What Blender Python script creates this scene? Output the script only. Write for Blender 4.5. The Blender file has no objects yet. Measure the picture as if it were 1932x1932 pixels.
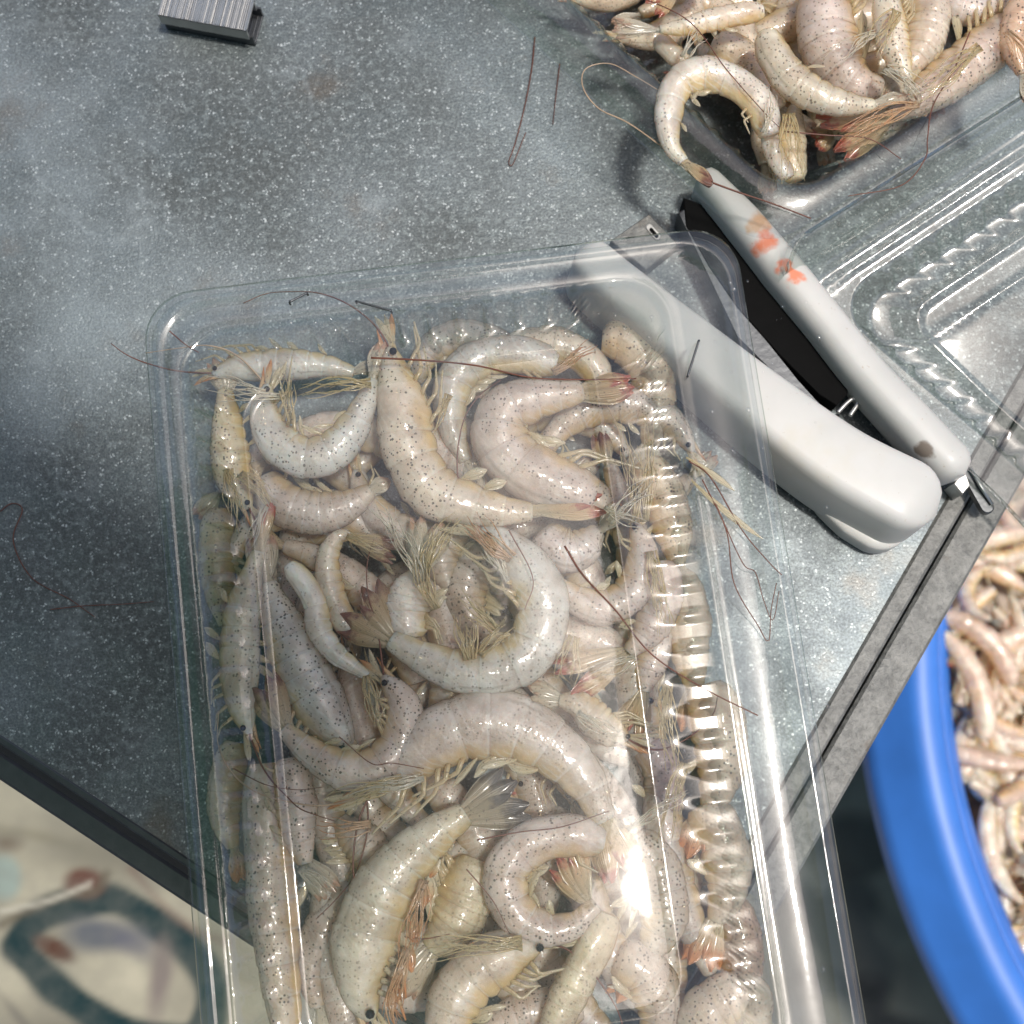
import bpy, math, random
import numpy as np
from mathutils import Vector, Matrix, noise as mn
random.seed(7); rng = np.random.default_rng(7)
R = math.radians
sc = bpy.context.scene
COL = sc.collection

# ------------------------------------------------------------------ camera, sky, sun, exposure
TILT = R(10.5); DIST = .352; HALF = math.tan(R(21))
CAM = np.array([0, -DIST*math.sin(TILT), DIST*math.cos(TILT)])
cd = bpy.data.cameras.new('camera'); co = bpy.data.objects.new('camera', cd); COL.objects.link(co)
co.location = CAM; co.rotation_euler = (TILT, 0, 0)
cd.sensor_width = 36; cd.lens = 18/HALF; cd.clip_start = .01; cd.clip_end = 400
cd.dof.use_dof = True; cd.dof.focus_distance = .322; cd.dof.aperture_fstop = 17
sc.camera = co
SUN = Vector((.24, -.03, 1)).normalized()
w = bpy.data.worlds.new('World'); sc.world = w; w.use_nodes = True
nt = w.node_tree; bg = nt.nodes['Background']
sky = nt.nodes.new('ShaderNodeTexSky'); sky.sky_type = 'NISHITA'; sky.sun_disc = False
sky.dust_density = 3.5; sky.ozone_density = .4; sky.air_density = .8; sky.sun_elevation = math.asin(SUN.z); sky.sun_rotation = math.atan2(SUN.x, SUN.y)
nt.links.new(sky.outputs[0], bg.inputs[0]); bg.inputs[1].default_value = .15
sd = bpy.data.lights.new('sun', 'SUN'); sd.energy = 2.5; sd.angle = R(5.5); sd.color = (1, .955, .89)
so = bpy.data.objects.new('sun', sd); COL.objects.link(so)
so.rotation_euler = SUN.to_track_quat('Z', 'Y').to_euler()
sc.view_settings.view_transform = 'Standard'; sc.view_settings.look = 'None'
sc.view_settings.exposure = .08; sc.view_settings.gamma = 1
sc.cycles.transparent_max_bounces = 24; sc.cycles.max_bounces = 10
sc.cycles.use_denoising = True; sc.cycles.sample_clamp_indirect = 6
sc.cycles.caustics_reflective = False; sc.cycles.caustics_refractive = False

def W(px, py, z=0.):
    """point of the plane z that stands at this place of the 1932 px wide photograph"""
    u = (px/966-1)*HALF; v = (1-py/966)*HALF
    d = np.array([u, math.sin(TILT)+v*math.cos(TILT), -math.cos(TILT)+v*math.sin(TILT)])
    return CAM+(z-CAM[2])/d[2]*d
def W2(px, py, z=0.): return W(px*.966, py*.966, z)
def mmpx(z): return .0001397*(CAM[2]-z)/CAM[2]

# ------------------------------------------------------------------ materials
class NT:
    def __init__(s, name):
        s.m = bpy.data.materials.new(name); s.m.use_nodes = True
        s.t = s.m.node_tree; s.b = s.t.nodes['Principled BSDF']; s.o = s.t.nodes['Material Output']
    def n(s, typ, **k):
        x = s.t.nodes.new('ShaderNode'+typ)
        for a, b in k.items():
            if a.startswith('i_'):
                q = a[2:]; q = int(q) if q.isdigit() else q.replace('_', ' ')
                if hasattr(b, 'bl_rna') or isinstance(b, bpy.types.NodeSocket): s.t.links.new(b, x.inputs[q])
                else: x.inputs[q].default_value = b
            else: setattr(x, a, b)
        return x
    def L(s, a, b): s.t.links.new(a, b)
    def mix(s, f, a, b, mode='MIX'):
        x = s.n('Mix', data_type='RGBA', blend_type=mode)
        for i, v in ((0, f), (6, a), (7, b)):
            if isinstance(v, bpy.types.NodeSocket): s.L(v, x.inputs[i])
            else: x.inputs[i].default_value = v if i == 0 or len(v) == 4 else (*v, 1)
        return x.outputs[2]
    def math(s, op, a, b=0., c=None, clamp=False):
        x = s.n('Math', operation=op, use_clamp=clamp)
        for i, v in enumerate((a, b) if c is None else (a, b, c)):
            if isinstance(v, bpy.types.NodeSocket): s.L(v, x.inputs[i])
            else: x.inputs[i].default_value = v
        return x.outputs[0]
    def ramp(s, f, lo, hi, a=0., b=1.):
        x = s.n('MapRange', interpolation_type='SMOOTHSTEP')
        s.L(f, x.inputs[0])
        for i, v in ((1, lo), (2, hi), (3, a), (4, b)): x.inputs[i].default_value = v
        return x.outputs[0]
    def noise(s, scale, detail=4, vec=None, rough=.5):
        x = s.n('TexNoise'); x.inputs['Scale'].default_value = scale; x.inputs['Detail'].default_value = detail
        x.inputs['Roughness'].default_value = rough
        if vec is not None: s.L(vec, x.inputs[0])
        return x.outputs[0]
    def pos(s): return s.n('NewGeometry').outputs['Position']
    def obj(s): return s.n('TexCoord').outputs['Object']
    def bump(s, h, strength, dist, nrm=None):
        x = s.n('Bump'); x.inputs['Strength'].default_value = strength; x.inputs['Distance'].default_value = dist
        s.L(h, x.inputs['Height'])
        if nrm is not None: s.L(nrm, x.inputs['Normal'])
        return x.outputs[0]
    def set(s, **k):
        for a, v in k.items():
            q = s.b.inputs[a.replace('_', ' ')]
            if isinstance(v, bpy.types.NodeSocket): s.L(v, q)
            else: q.default_value = v if not (isinstance(v, tuple) and len(v) == 3 and q.type == 'RGBA') else (*v, 1)
        return s.m

def m_simple(name, c, rough=.4, metal=0., var=.15, scale=300, **k):
    s = NT(name); p = s.pos(); f = s.noise(scale, 5, p)
    c0 = tuple(x*(1-var) for x in c); c1 = tuple(min(1, x*(1+var)) for x in c)
    return s.set(Base_Color=s.mix(f, c0, c1), Roughness=rough, Metallic=metal,
                 Normal=s.bump(s.noise(scale*3, 3, p), .25, .0003), **k)

def m_table():
    s = NT('galvanised_table'); p = s.pos()
    big = s.noise(14, 4, p); mid = s.noise(60, 4, p, .6); fine = s.noise(520, 3, p, .6)
    c = s.mix(s.ramp(big, .35, .68), (.10, .112, .112), (.235, .27, .285))
    c = s.mix(s.ramp(mid, .4, .75, 0, .4), c, (.19, .235, .245))
    c = s.mix(s.ramp(fine, .47, .66, 0, .6), c, (.27, .31, .31)); c = s.mix(s.ramp(s.noise(1500, 2, p, .6), .38, .62, .45, 0), c, (.04, .045, .045))
    # light flecks of the spangled zinc
    v = s.n('TexVoronoi', feature='F1'); v.inputs['Scale'].default_value = 1150
    wp = s.n('VectorMath', operation='MULTIPLY_ADD'); nz = s.n('TexNoise'); nz.inputs['Scale'].default_value = 900; s.L(p, nz.inputs[0])
    s.L(nz.outputs['Color'], wp.inputs[0]); wp.inputs[1].default_value = (.0011, .0011, .0011); s.L(p, wp.inputs[2]); s.L(wp.outputs[0], v.inputs[0])
    fl = s.math('MULTIPLY', s.ramp(v.outputs['Distance'], .46, .18), s.ramp(s.noise(480, 3, p, .6), .50, .64))
    c = s.mix(s.math('MULTIPLY', fl, .8), c, (.62, .67, .67))
    # dirt: brown smears, warm patches
    d = s.math('MULTIPLY', s.ramp(s.noise(30, 5, p, .6), .56, .72), .55)
    c = s.mix(d, c, (.12, .085, .055))
    c = s.mix(s.ramp(s.noise(7, 5, p, .65), .50, .72, 0, .5), c, (.30, .35, .37)); c = s.mix(s.ramp(s.noise(42, 5, p, .7), .54, .74, 0, .5), c, (.32, .36, .37))
    sc_ = s.n('TexWave', bands_direction='DIAGONAL'); sc_.inputs['Scale'].default_value = 26; sc_.inputs['Distortion'].default_value = 5
    sc_.inputs['Detail'].default_value = 4; sc_.inputs['Detail Scale'].default_value = 3; s.L(p, sc_.inputs[0])
    c = s.mix(s.math('MULTIPLY', s.ramp(sc_.outputs[1], .95, 1.), s.ramp(s.noise(20, 2, p), .54, .66, 0, .12)), c, (.5, .56, .58))
    b1 = s.bump(v.outputs['Distance'], .25, .00015)
    b2 = s.bump(s.noise(1300, 3, p, .7), .5, .00022, b1)
    return s.set(Base_Color=c, Metallic=.5, Roughness=s.ramp(mid, .3, .7, .56, .42), Normal=b2)

def m_plastic(name='clear_plastic', tint=(.925, .935, .93), edge=(.58, .72, .63), k=2.0, haze=.05):
    s = NT(name); s.t.nodes.remove(s.b)
    lw = s.n('LayerWeight'); lw.inputs[0].default_value = .5
    f5 = s.math('POWER', lw.outputs['Facing'], 4.)
    fr = s.math('MULTIPLY_ADD', f5, .9, .04*k, True)
    p = s.pos(); nb = s.bump(s.noise(90, 3, p), .12, .001)
    tr = s.n('BsdfTransparent'); s.L(s.mix(s.math('POWER', lw.outputs['Facing'], 2.2), tint, edge), tr.inputs[0])
    g = s.n('BsdfGlossy'); g.inputs['Roughness'].default_value = .06; s.L(nb, g.inputs['Normal'])
    g2 = s.n('BsdfGlossy'); g2.inputs['Roughness'].default_value = .27; s.L(nb, g2.inputs['Normal'])
    mg = s.n('MixShader'); mg.inputs[0].default_value = .17; s.L(g.outputs[0], mg.inputs[1]); s.L(g2.outputs[0], mg.inputs[2])
    df = s.n('BsdfDiffuse'); df.inputs[0].default_value = (.7, .74, .74, 1)
    m0 = s.n('MixShader'); s.L(s.ramp(s.noise(60, 5, p, .65), .45, .8, haze*.3, haze*1.6), m0.inputs[0]); s.L(tr.outputs[0], m0.inputs[1]); s.L(df.outputs[0], m0.inputs[2])
    m1 = s.n('MixShader'); s.L(fr, m1.inputs[0]); s.L(m0.outputs[0], m1.inputs[1]); s.L(mg.outputs[0], m1.inputs[2])
    s.L(m1.outputs[0], s.o.inputs[0]); return s.m

def m_shrimp():
    s = NT('shrimp_flesh'); p = s.obj(); uv = s.n('UVMap').outputs[0]
    sx = s.n('SeparateXYZ'); s.L(uv, sx.inputs[0]); t, v = sx.outputs[0], sx.outputs[1]
    oi = s.n('ObjectInfo')
    pr = s.n('VectorMath', operation='ADD'); s.L(p, pr.inputs[0]); s.L(oi.outputs['Random'], pr.inputs[1]); p = pr.outputs[0]
    c = s.mix(s.ramp(s.noise(110, 5, p, .6), .32, .7), (.58, .505, .44), (.76, .70, .635))
    c = s.mix(s.ramp(s.noise(300, 4, p, .65), .48, .72, 0, .5), c, (.76, .73, .68))
    c = s.mix(s.ramp(s.math('ADD', v, s.math('MULTIPLY', s.math('SUBTRACT', s.noise(140, 4, p), .5), .7)), .42, .02, 0, .85), c, (.68, .50, .24))      # yellowish underside
    c = s.mix(s.ramp(s.noise(70, 5, p, .65), .52, .72, 0, .35), c, (.44, .34, .30))     # organs and grey meat showing through
    st = s.n('TexWave', bands_direction='DIAGONAL'); st.inputs['Scale'].default_value = 230; st.inputs['Distortion'].default_value = 5; st.inputs['Detail'].default_value = 3; s.L(p, st.inputs[0])
    c = s.mix(s.math('MULTIPLY', s.ramp(st.outputs[1], .6, 1.), s.ramp(s.noise(120, 2, p), .45, .6, 0, .35)), c, (.80, .78, .73))
    c = s.mix(s.ramp(t, .78, 1.0, 0, .35), c, (.62, .50, .36))
    # pale rear rims of the shell plates
    sg = s.math('FRACT', s.math('MULTIPLY', s.math('SUBTRACT', t, .36), 6/.64))
    rim = s.math('MULTIPLY', s.ramp(sg, .86, .97, 0, .5), s.ramp(t, .33, .37))
    c = s.mix(rim, c, (.72, .70, .64))
    c = s.mix(s.math('MULTIPLY', s.ramp(s.math('ABSOLUTE', s.math('SUBTRACT', sg, .03)), .035, 0, 0, .22), s.ramp(t, .33, .37)), c, (.40, .33, .28))
    gut = s.math('MULTIPLY', s.ramp(s.math('ABSOLUTE', s.math('SUBTRACT', v, .86)), .045, .0), s.ramp(s.noise(60, 2, p), .5, .62, 0, .4))
    c = s.mix(gut, c, (.22, .2, .15))
    # dark pigment specks
    def specks(scale, r, lo, hi):
        vo = s.n('TexVoronoi', feature='F1'); vo.inputs['Scale'].default_value = scale; vo.inputs['Randomness'].default_value = 1; s.L(p, vo.inputs[0])
        sc2 = s.n('SeparateXYZ'); s.L(vo.outputs['Color'], sc2.inputs[0])
        rr = s.math('MULTIPLY', sc2.outputs[0], r)
        return s.math('MULTIPLY', s.ramp(s.math('SUBTRACT', rr, vo.outputs['Distance']), 0, .03), s.ramp(s.noise(75, 2, p), lo, hi))
    k = s.math('MULTIPLY', s.ramp(s.math('FRACT', s.math('MULTIPLY', oi.outputs['Random'], 7.31)), 0, .8, .4, 1.), s.math('MAXIMUM', specks(1150, .40, .34, .44), specks(700, .26, .38, .48)))
    k = s.math('MULTIPLY', k, s.ramp(v, .15, .42))
    c = s.mix(s.math('MULTIPLY', k, .85), c, (.06, .055, .05))
    c = s.mix(1., c, oi.outputs['Color'], 'MULTIPLY')
    wet = s.bump(s.noise(900, 4, p, .7), .35, .0004, s.bump(s.noise(330, 4, p, .6), .5, .0012))
    gl = s.bump(s.noise(1100, 2, p, .6), .22, .0002, s.bump(s.noise(260, 3, p, .55), .55, .0009))
    s.set(Base_Color=c, Roughness=.36, Subsurface_Weight=.8, Subsurface_Radius=(1, .66, .48), Subsurface_Scale=.006,
                 Coat_Weight=.85, Coat_Roughness=.06, Coat_IOR=1.6, Normal=wet, Coat_Normal=gl)
    x = s.n('BsdfTransparent'); x.inputs[0].default_value = (.95, .86, .70, 1); mx = s.n('MixShader')
    lw = s.n('LayerWeight'); lw.inputs[0].default_value = .5
    s.L(s.math('ADD', s.ramp(s.noise(160, 3, p), .35, .7, .10, .34), s.math('MULTIPLY', s.math('POWER', lw.outputs['Facing'], 2.5), .6)), mx.inputs[0]); s.L(s.b.outputs[0], mx.inputs[1]); s.L(x.outputs[0], mx.inputs[2]); s.L(mx.outputs[0], s.o.inputs[0])
    return s.m

def m_fin(name, c0, c1, tip, k=.35, tr=.3, lines=70):
    """thin ribbed blade: colour runs from base (u=0) to tip (u=1)"""
    s = NT(name); uv = s.n('UVMap').outputs[0]; sx = s.n('SeparateXYZ'); s.L(uv, sx.inputs[0]); t, v = sx.outputs[0], sx.outputs[1]
    p = s.obj(); n = s.noise(500, 3, p)
    c = s.mix(s.ramp(t, 0, .7), c0, c1)
    tt = s.math('ADD', t, s.math('MULTIPLY', s.math('SUBTRACT', n, .5), .5))
    c = s.mix(s.ramp(tt, 1-k, 1-k*.35), c, tip)
    ln = s.math('SINE', s.math('MULTIPLY', v, lines))
    c = s.mix(s.ramp(ln, .4, 1, 0, .3), c, tuple(x*.5 for x in c0))
    c = s.mix(s.math('MULTIPLY', s.ramp(s.noise(1500, 2, p), .62, .68), .7), c, (.10, .07, .05))
    s.set(Base_Color=c, Roughness=.35, Subsurface_Weight=.3, Subsurface_Radius=(1, .6, .4), Subsurface_Scale=.001, Coat_Weight=.7, Coat_Roughness=.12,
          Normal=s.bump(ln, .4, .0003))
    x = s.n('BsdfTransparent'); x.inputs[0].default_value = (.95, .88, .76, 1); mx = s.n('MixShader')
    s.L(s.ramp(tt, .6, 1.1, tr, tr*.4), mx.inputs[0]); s.L(s.b.outputs[0], mx.inputs[1]); s.L(x.outputs[0], mx.inputs[2]); s.L(mx.outputs[0], s.o.inputs[0])
    return s.m

M = dict(
    table=m_table(), plastic=m_plastic(), flesh=m_shrimp(),
    rail=m_simple('worn_steel_edge', (.15, .15, .14), .5, .3, .5, 130),
    steel=m_simple('bright_steel', (.50, .50, .48), .34, .8, .15, 200),
    dsteel=m_simple('grey_steel', (.10, .105, .11), .38, .7, .25, 200),
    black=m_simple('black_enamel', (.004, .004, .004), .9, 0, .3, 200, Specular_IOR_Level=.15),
    rust=m_simple('rusty_brown', (.10, .045, .02), .6, 0, .6, 500),
    fin_red=m_fin('tail_red', (.60, .50, .33), (.62, .42, .22), (.42, .08, .04), .30),
    fin_brown=m_fin('tail_brown', (.58, .49, .34), (.50, .36, .20), (.18, .055, .035), .36),
    fin_pale=m_fin('tail_pale', (.62, .56, .45), (.62, .53, .40), (.50, .30, .20), .25),
    fin_dark=m_fin('tail_dark', (.52, .45, .33), (.36, .30, .20), (.06, .05, .045), .5),
    fin_orange=m_fin('tail_orange', (.66, .58, .42), (.70, .46, .24), (.66, .27, .10), .5),
    leg=m_fin('leg_shell', (.66, .53, .31), (.70, .60, .42), (.72, .6, .42), .2, .42, 30),
    antenna=m_simple('antenna_brown', (.14, .045, .025), .35, 0, .4, 200),
    hair=m_simple('antenna_pale', (.42, .30, .2), .35, 0, .4, 200),
    eye=m_simple('eye_black', (.01, .008, .008), .1),
    blue=m_simple('blue_plastic', (.045, .19, .62), .42, 0, .2, 40),
)

def m_handle():
    s = NT('ivory_plastic'); p = s.pos()
    c = s.mix(s.ramp(s.noise(50, 4, p), .35, .7), (.52, .515, .485), (.58, .57, .54))
    c = s.mix(s.ramp(s.noise(900, 2, p), .70, .76, 0, .5), c, (.35, .27, .18))
    c = s.mix(s.ramp(s.noise(24, 5, p, .7), .58, .78, 0, .35), c, (.52, .47, .34))
    def blob(x, y, r, col, c):
        q = W2(x, y, .018); d = s.n('VectorMath', operation='DISTANCE'); s.L(p, d.inputs[0]); d.inputs[1].default_value = q
        dd = s.math('ADD', d.outputs['Value'], s.math('MULTIPLY', s.math('SUBTRACT', s.noise(260, 3, p), .5), .006))
        return s.mix(s.ramp(dd, r, r*.45, 0, .85), c, col)
    c = blob(1478, 440, .0042, (.55, .30, .14), c)
    c = blob(1490, 475, .0040, (.68, .14, .03), c)
    c = blob(1527, 515, .0030, (.70, .12, .02), c)
    c = blob(1552, 548, .0030, (.72, .15, .03), c)
    c = blob(1802, 880, .0028, (.14, .10, .07), c)
    return s.set(Base_Color=c, Roughness=.5, Coat_Weight=.08, Coat_Roughness=.2, Subsurface_Weight=.08, Subsurface_Scale=.002,
                 Normal=s.bump(s.noise(120, 3, p), .06, .001))
M['handle'] = m_handle()
def m_rail():
    s = NT('worn_steel_rail'); p = s.pos(); n = s.noise(190, 6, p, .7); n2 = s.noise(700, 4, p, .65)
    c = s.mix(s.ramp(n, .3, .7), (.14, .142, .135), (.24, .24, .225)); c = s.mix(s.ramp(n2, .45, .7, 0, .35), c, (.33, .33, .31))
    c = s.mix(s.ramp(s.noise(60, 5, p, .7), .58, .72, 0, .6), c, (.10, .075, .05)); c = s.mix(s.ramp(n2, .45, .3, 0, .4), c, (.07, .07, .066))
    return s.set(Base_Color=c, Roughness=.5, Metallic=.3, Normal=s.bump(n2, .7, .0006, s.bump(n, .5, .0012)))
M['rail'] = m_rail()

# ------------------------------------------------------------------ object helpers
def mesh(name, V, F, mat, uv=None, smooth=True):
    me = bpy.data.meshes.new(name)
    me.from_pydata([tuple(v) for v in V], [], [tuple(f) for f in F])
    if smooth: me.polygons.foreach_set('use_smooth', [True]*len(me.polygons))
    if uv is not None:
        ul = me.uv_layers.new(name='UVMap'); li = np.empty(len(me.loops), dtype=np.int32)
        me.loops.foreach_get('vertex_index', li)
        ul.data.foreach_set('uv', np.asarray(uv, dtype=np.float32)[li].ravel())
    if mat is not None: me.materials.append(mat)
    me.update(); return me
def tag(o, label=None, cat=None, group=None, kind=None):
    if label: o['label'] = label
    if cat: o['category'] = cat
    if group: o['group'] = group
    if kind: o['kind'] = kind
    return o
def link(name, me, parent=None, loc=None, **k):
    o = bpy.data.objects.new(name, me); COL.objects.link(o)
    if parent is not None: o.parent = parent
    if loc is not None: o.location = loc
    return tag(o, **k)
def copy_thing(src, label=None):
    c = src.copy(); COL.objects.link(c)
    for ch in src.children:
        d = ch.copy(); COL.objects.link(d); d.parent = c
    if label: c['label'] = label
    return c
def catmull(P, n):
    P = np.asarray(P, float)
    if len(P) == 2: P = np.array([P[0], (P[0]+P[1])/2, P[1]])
    Q = np.vstack([2*P[0]-P[1], P, 2*P[-1]-P[-2]]); out = []
    for i in range(1, len(Q)-2):
        for u in np.linspace(0, 1, 24, endpoint=False):
            a, b, c, d = Q[i-1:i+3]
            out.append(.5*((2*b)+(-a+c)*u+(2*a-5*b+4*c-d)*u*u+(-a+3*b-3*c+d)*u**3))
    out.append(P[-1]); out = np.array(out)
    s = np.r_[0, np.cumsum(np.linalg.norm(np.diff(out, axis=0), axis=1))]
    t = np.linspace(0, s[-1], n)
    return np.stack([np.interp(t, s, out[:, k]) for k in range(out.shape[1])], 1)
def grid_faces(n, m, closed=True):
    F = []
    for i in range(n-1):
        for j in range(m if closed else m-1):
            k = (j+1) % m
            F.append((i*m+j, i*m+k, (i+1)*m+k, (i+1)*m+j))
    return F
def tube(P, r, m=6, flat=1.):
    """tapered tube along P with radii r, closed at both ends"""
    P = np.asarray(P, float); n = len(P); r = np.broadcast_to(np.asarray(r, float), (n,))
    T = np.gradient(P, axis=0); T /= np.linalg.norm(T, axis=1)[:, None]+1e-12
    up = np.array([0, 0, 1.]) if abs(T[:, 2]).max() < .9 else np.array([.2, .97, .1])
    V = []; uv = []
    for i in range(n):
        a = np.cross(up, T[i]); a /= np.linalg.norm(a)+1e-12; b = np.cross(T[i], a)
        for j in range(m):
            q = 2*math.pi*j/m; V.append(P[i]+r[i]*(math.cos(q)*a+flat*math.sin(q)*b)); uv.append((i/(n-1), j/m))
    F = grid_faces(n, m); F.append(tuple(range(m))[::-1]); F.append(tuple((n-1)*m+j for j in range(m)))
    return np.array(V), F, uv
def blade(base, d, nrm, ln, wd, bend=0., n=9, m=7, cup=.25, tip=.9):
    """leaf-shaped double-sided blade with a little cup and thickness"""
    d = d/np.linalg.norm(d); s = np.cross(nrm, d); s /= np.linalg.norm(s); nn = np.cross(d, s)
    V = []; uv = []
    for sg in (1, -1):
        for i in range(n):
            t = i/(n-1); wv = wd*(.25+.75*math.sin(min(1, t*1.35)*math.pi/2))*(1-max(0, (t-.55)/.45)**2*tip)
            for j in range(m):
                v = j/(m-1)*2-1
                q = base+d*ln*t+s*(v*wv/2+bend*ln*t*t)+nn*(cup*wd*(-v*v)+.08*wd*math.sin(t*3)+sg*wd*.035*(1-v*v*.7))
                V.append(q); uv.append((t, (v+1)/2))
    F = grid_faces(n, m, False); k = n*m
    F2 = [tuple(k+a for a in f[::-1]) for f in F]; F = F+F2
    for i in range(n-1):
        F.append((i*m+m-1, (i+1)*m+m-1, k+(i+1)*m+m-1, k+i*m+m-1)); F.append(((i+1)*m, i*m, k+i*m, k+(i+1)*m))
    return np.array(V), F, uv

# ------------------------------------------------------------------ the shrimp
PRF_T = [0, .03, .09, .18, .30, .38, .5, .62, .74, .84, .92, 1.]
PRF_R = [.16, .34, .56, .80, .97, 1., 1., .93, .80, .64, .50, .36]
def shrimp(label, pts, wpx, z, tail=None, fin='fin_pale', head=True, roll=0., side=None, legs=5, swim=5, tint=(1, 1, 1),
           ant=1, group=None, spread=9, name='shrimp', zs=None, world=False, legmat='leg', fat=.78, seed=None, headcut=0.):
    rr = random.Random(seed if seed is not None else label+str(pts[0]))
    if world: P = catmull(np.array(pts), 84); ww = wpx
    else:
        zz = zs if zs is not None else [z]*len(pts)
        P = catmull([W(x, y, q) for (x, y), q in zip(pts, zz)], 84); ww = wpx*mmpx(z)
    o = P.mean(0); o[2] = P[:, 2].min()
    P = P-o; n = len(P); T = np.gradient(P, axis=0); T /= np.linalg.norm(T, axis=1)[:, None]
    turn = np.sum(T[:-1, 0]*T[1:, 1]-T[:-1, 1]*T[1:, 0])
    if side is None: side = 1 if turn > 0 else -1       # +1: back lies on the right of the walk from head to tail
    up = np.array([0, 0, 1.])
    Nd = np.cross(T, up)*side; Nd /= np.linalg.norm(Nd, axis=1)[:, None]
    cr, sr = math.cos(R(roll)), math.sin(R(roll)); N = Nd*cr+up*sr; Lt = up*cr-Nd*sr
    root = link(name, None, loc=o, label=label, cat='shrimp', group=group)
    ts = np.linspace(0, 1, n); base = np.interp(ts, PRF_T, PRF_R)
    if not head: base = np.maximum(base, np.interp(ts, [0, .06, .15, .3], [.55, .82, .93, .98])*(ts < .36))
    ph = (ts-.36)*6/.64; fr = ph-np.floor(ph); ab = ts > .36
    saw = np.where(ab, .968+.045*fr**1.5, 1.); cut = np.where(ab, np.where(fr < .08, .975, 1.), 1.)
    lump = [1+.10*mn.noise(Vector((q*5.5, len(label)*.37+wpx*.1, 2.))) for q in ts]
    m = 24; V = []; uv = []; kx = rr.uniform(0, 50)
    for i in range(n):
        for j in range(m):
            a = 2*math.pi*j/m; ca, sa = math.cos(a), math.sin(a); v = (ca+1)/2
            r = base[i]*saw[i]*cut[i]*lump[i]*ww/2
            if ca < 0:
                r *= 1-.10*(-ca)
                if ab[i]: r *= 1+(.10*math.sin(math.pi*fr[i])-.06)*(-ca)**.8
            la = fat*(1-.22*max(0, -ca))
            r *= 1+.035*mn.noise(Vector((kx+ts[i]*9, ca*1.4, sa*1.4)))
            r *= 1+.02*mn.noise(Vector((kx+ts[i]*38, ca*4, sa*4)))
            V.append(P[i]+N[i]*ca*r+Lt[i]*sa*r*la); uv.append((ts[i], v))
    F = grid_faces(n, m); F.append(tuple(range(m))[::-1]); F.append(tuple((n-1)*m+j for j in range(m)))
    b = link('body', mesh('body', V, F, M['flesh'], uv), root); b.color = (*tint, 1)
    # tail fan
    e = P[-1]-T[-1]*ww*.10
    if tail is not None:
        tw = (np.array(tail, float) if world else W(tail[0], tail[1], (zs[-1] if zs else z)))-o
        d = tw-e; ln = np.linalg.norm(d)
    else: d = T[-1]; ln = ww*.95
    d = d/np.linalg.norm(d)
    for k, an in enumerate((-2, -1, 0, 1, 2)):
        q = R(an*spread+rr.uniform(-3, 3)); dd = Vector(d); dd.rotate(Matrix.Rotation(q, 3, 'Z')); dd = np.array(dd)
        dd[2] += (-.06, .05, .12, .02, -.08)[k]
        nr = np.array([0, 0, 1.])+.4*Nd[-1]*an*.5
        Vb, Fb, ub = blade(e+Nd[-1]*ww*.05*an, dd, nr, ln*(1, 1.02, .82, 1.0, .94)[k], ww*(.34, .38, .26, .38, .32)[k], .0)
        link('tail_blade', mesh('tail_blade', Vb, Fb, M[fin], ub), root)
    # swimmerets under the tail plates
    sl = rr.choice((-.8, -.6, .5)); ll = rr.uniform(.6, 1.5)
    for k in range(swim):
        if rr.random() < .3: continue
        t = .42+.095*k; i = int(t*(n-1)); p0 = P[i]-N[i]*base[i]*ww*.40+Lt[i]*ww*.10
        dd = -N[i]*.55+T[i]*(sl+rr.uniform(-.25, .25))+up*rr.uniform(-.1, .15)
        Vb, Fb, ub = blade(p0, dd, up+.3*N[i], ww*rr.uniform(.40, .58)*base[i], ww*rr.uniform(.10, .24), rr.uniform(-.35, .35), n=7, m=5)
        link('swimmeret', mesh('swimmeret', Vb, Fb, M[legmat], ub), root)
    if legs:
        for k in range(legs):
            t = .12+.055*k; i = int(t*(n-1)); p0 = P[i]-N[i]*base[i]*ww*.38+Lt[i]*ww*.12
            d1 = -N[i]*rr.uniform(.45, .75)-T[i]*(ll*.5+rr.uniform(-.2, .3))+up*rr.uniform(-.05, .2)
            k1 = p0+d1*ww*rr.uniform(.28, .42); d2 = -N[i]*rr.uniform(-.1, .35)-T[i]*(ll+rr.uniform(-.3, .3))-up*.12
            k2 = k1+d2*ww*rr.uniform(.3, .55); k2[2] = min(k2[2], k1[2]+.001)
            C = catmull([p0, (p0+k1)/2+up*ww*.02, k1, (k1+k2)/2, k2], 12)
            Vb, Fb, ub = tube(C, np.linspace(.045, .014, 12)*ww, 6, .6)
            link('leg', mesh('leg', Vb, Fb, M[legmat], ub), root)
    global LAST
    LAST = root
    if head:
        i = 3; p0 = P[i]+N[i]*base[i]*ww*.35
        Vb, Fb, ub = tube(np.array([p0+T[i]*ww*.3, p0, p0-T[i]*ww*.28, p0-T[i]*ww*.55+N[i]*ww*.03]), np.array([.05, .07, .04, .006])*ww, 6)
        link('rostrum', mesh('rostrum', Vb, Fb, M['fin_orange'], ub), root)
        for k in range(2):
            pe = P[4]+Lt[4]*ww*(.24 if k == 0 else -.2)-N[4]*ww*.05-T[4]*ww*.05
            E = [pe+ww*.07*np.array((math.sin(a)*math.cos(b), math.sin(a)*math.sin(b), math.cos(a))) for a in np.linspace(.05, math.pi-.05, 7) for b in np.arange(8)*math.pi/4]
            link('eye', mesh('eye', E, grid_faces(7, 8), M['eye']), root)
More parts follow.
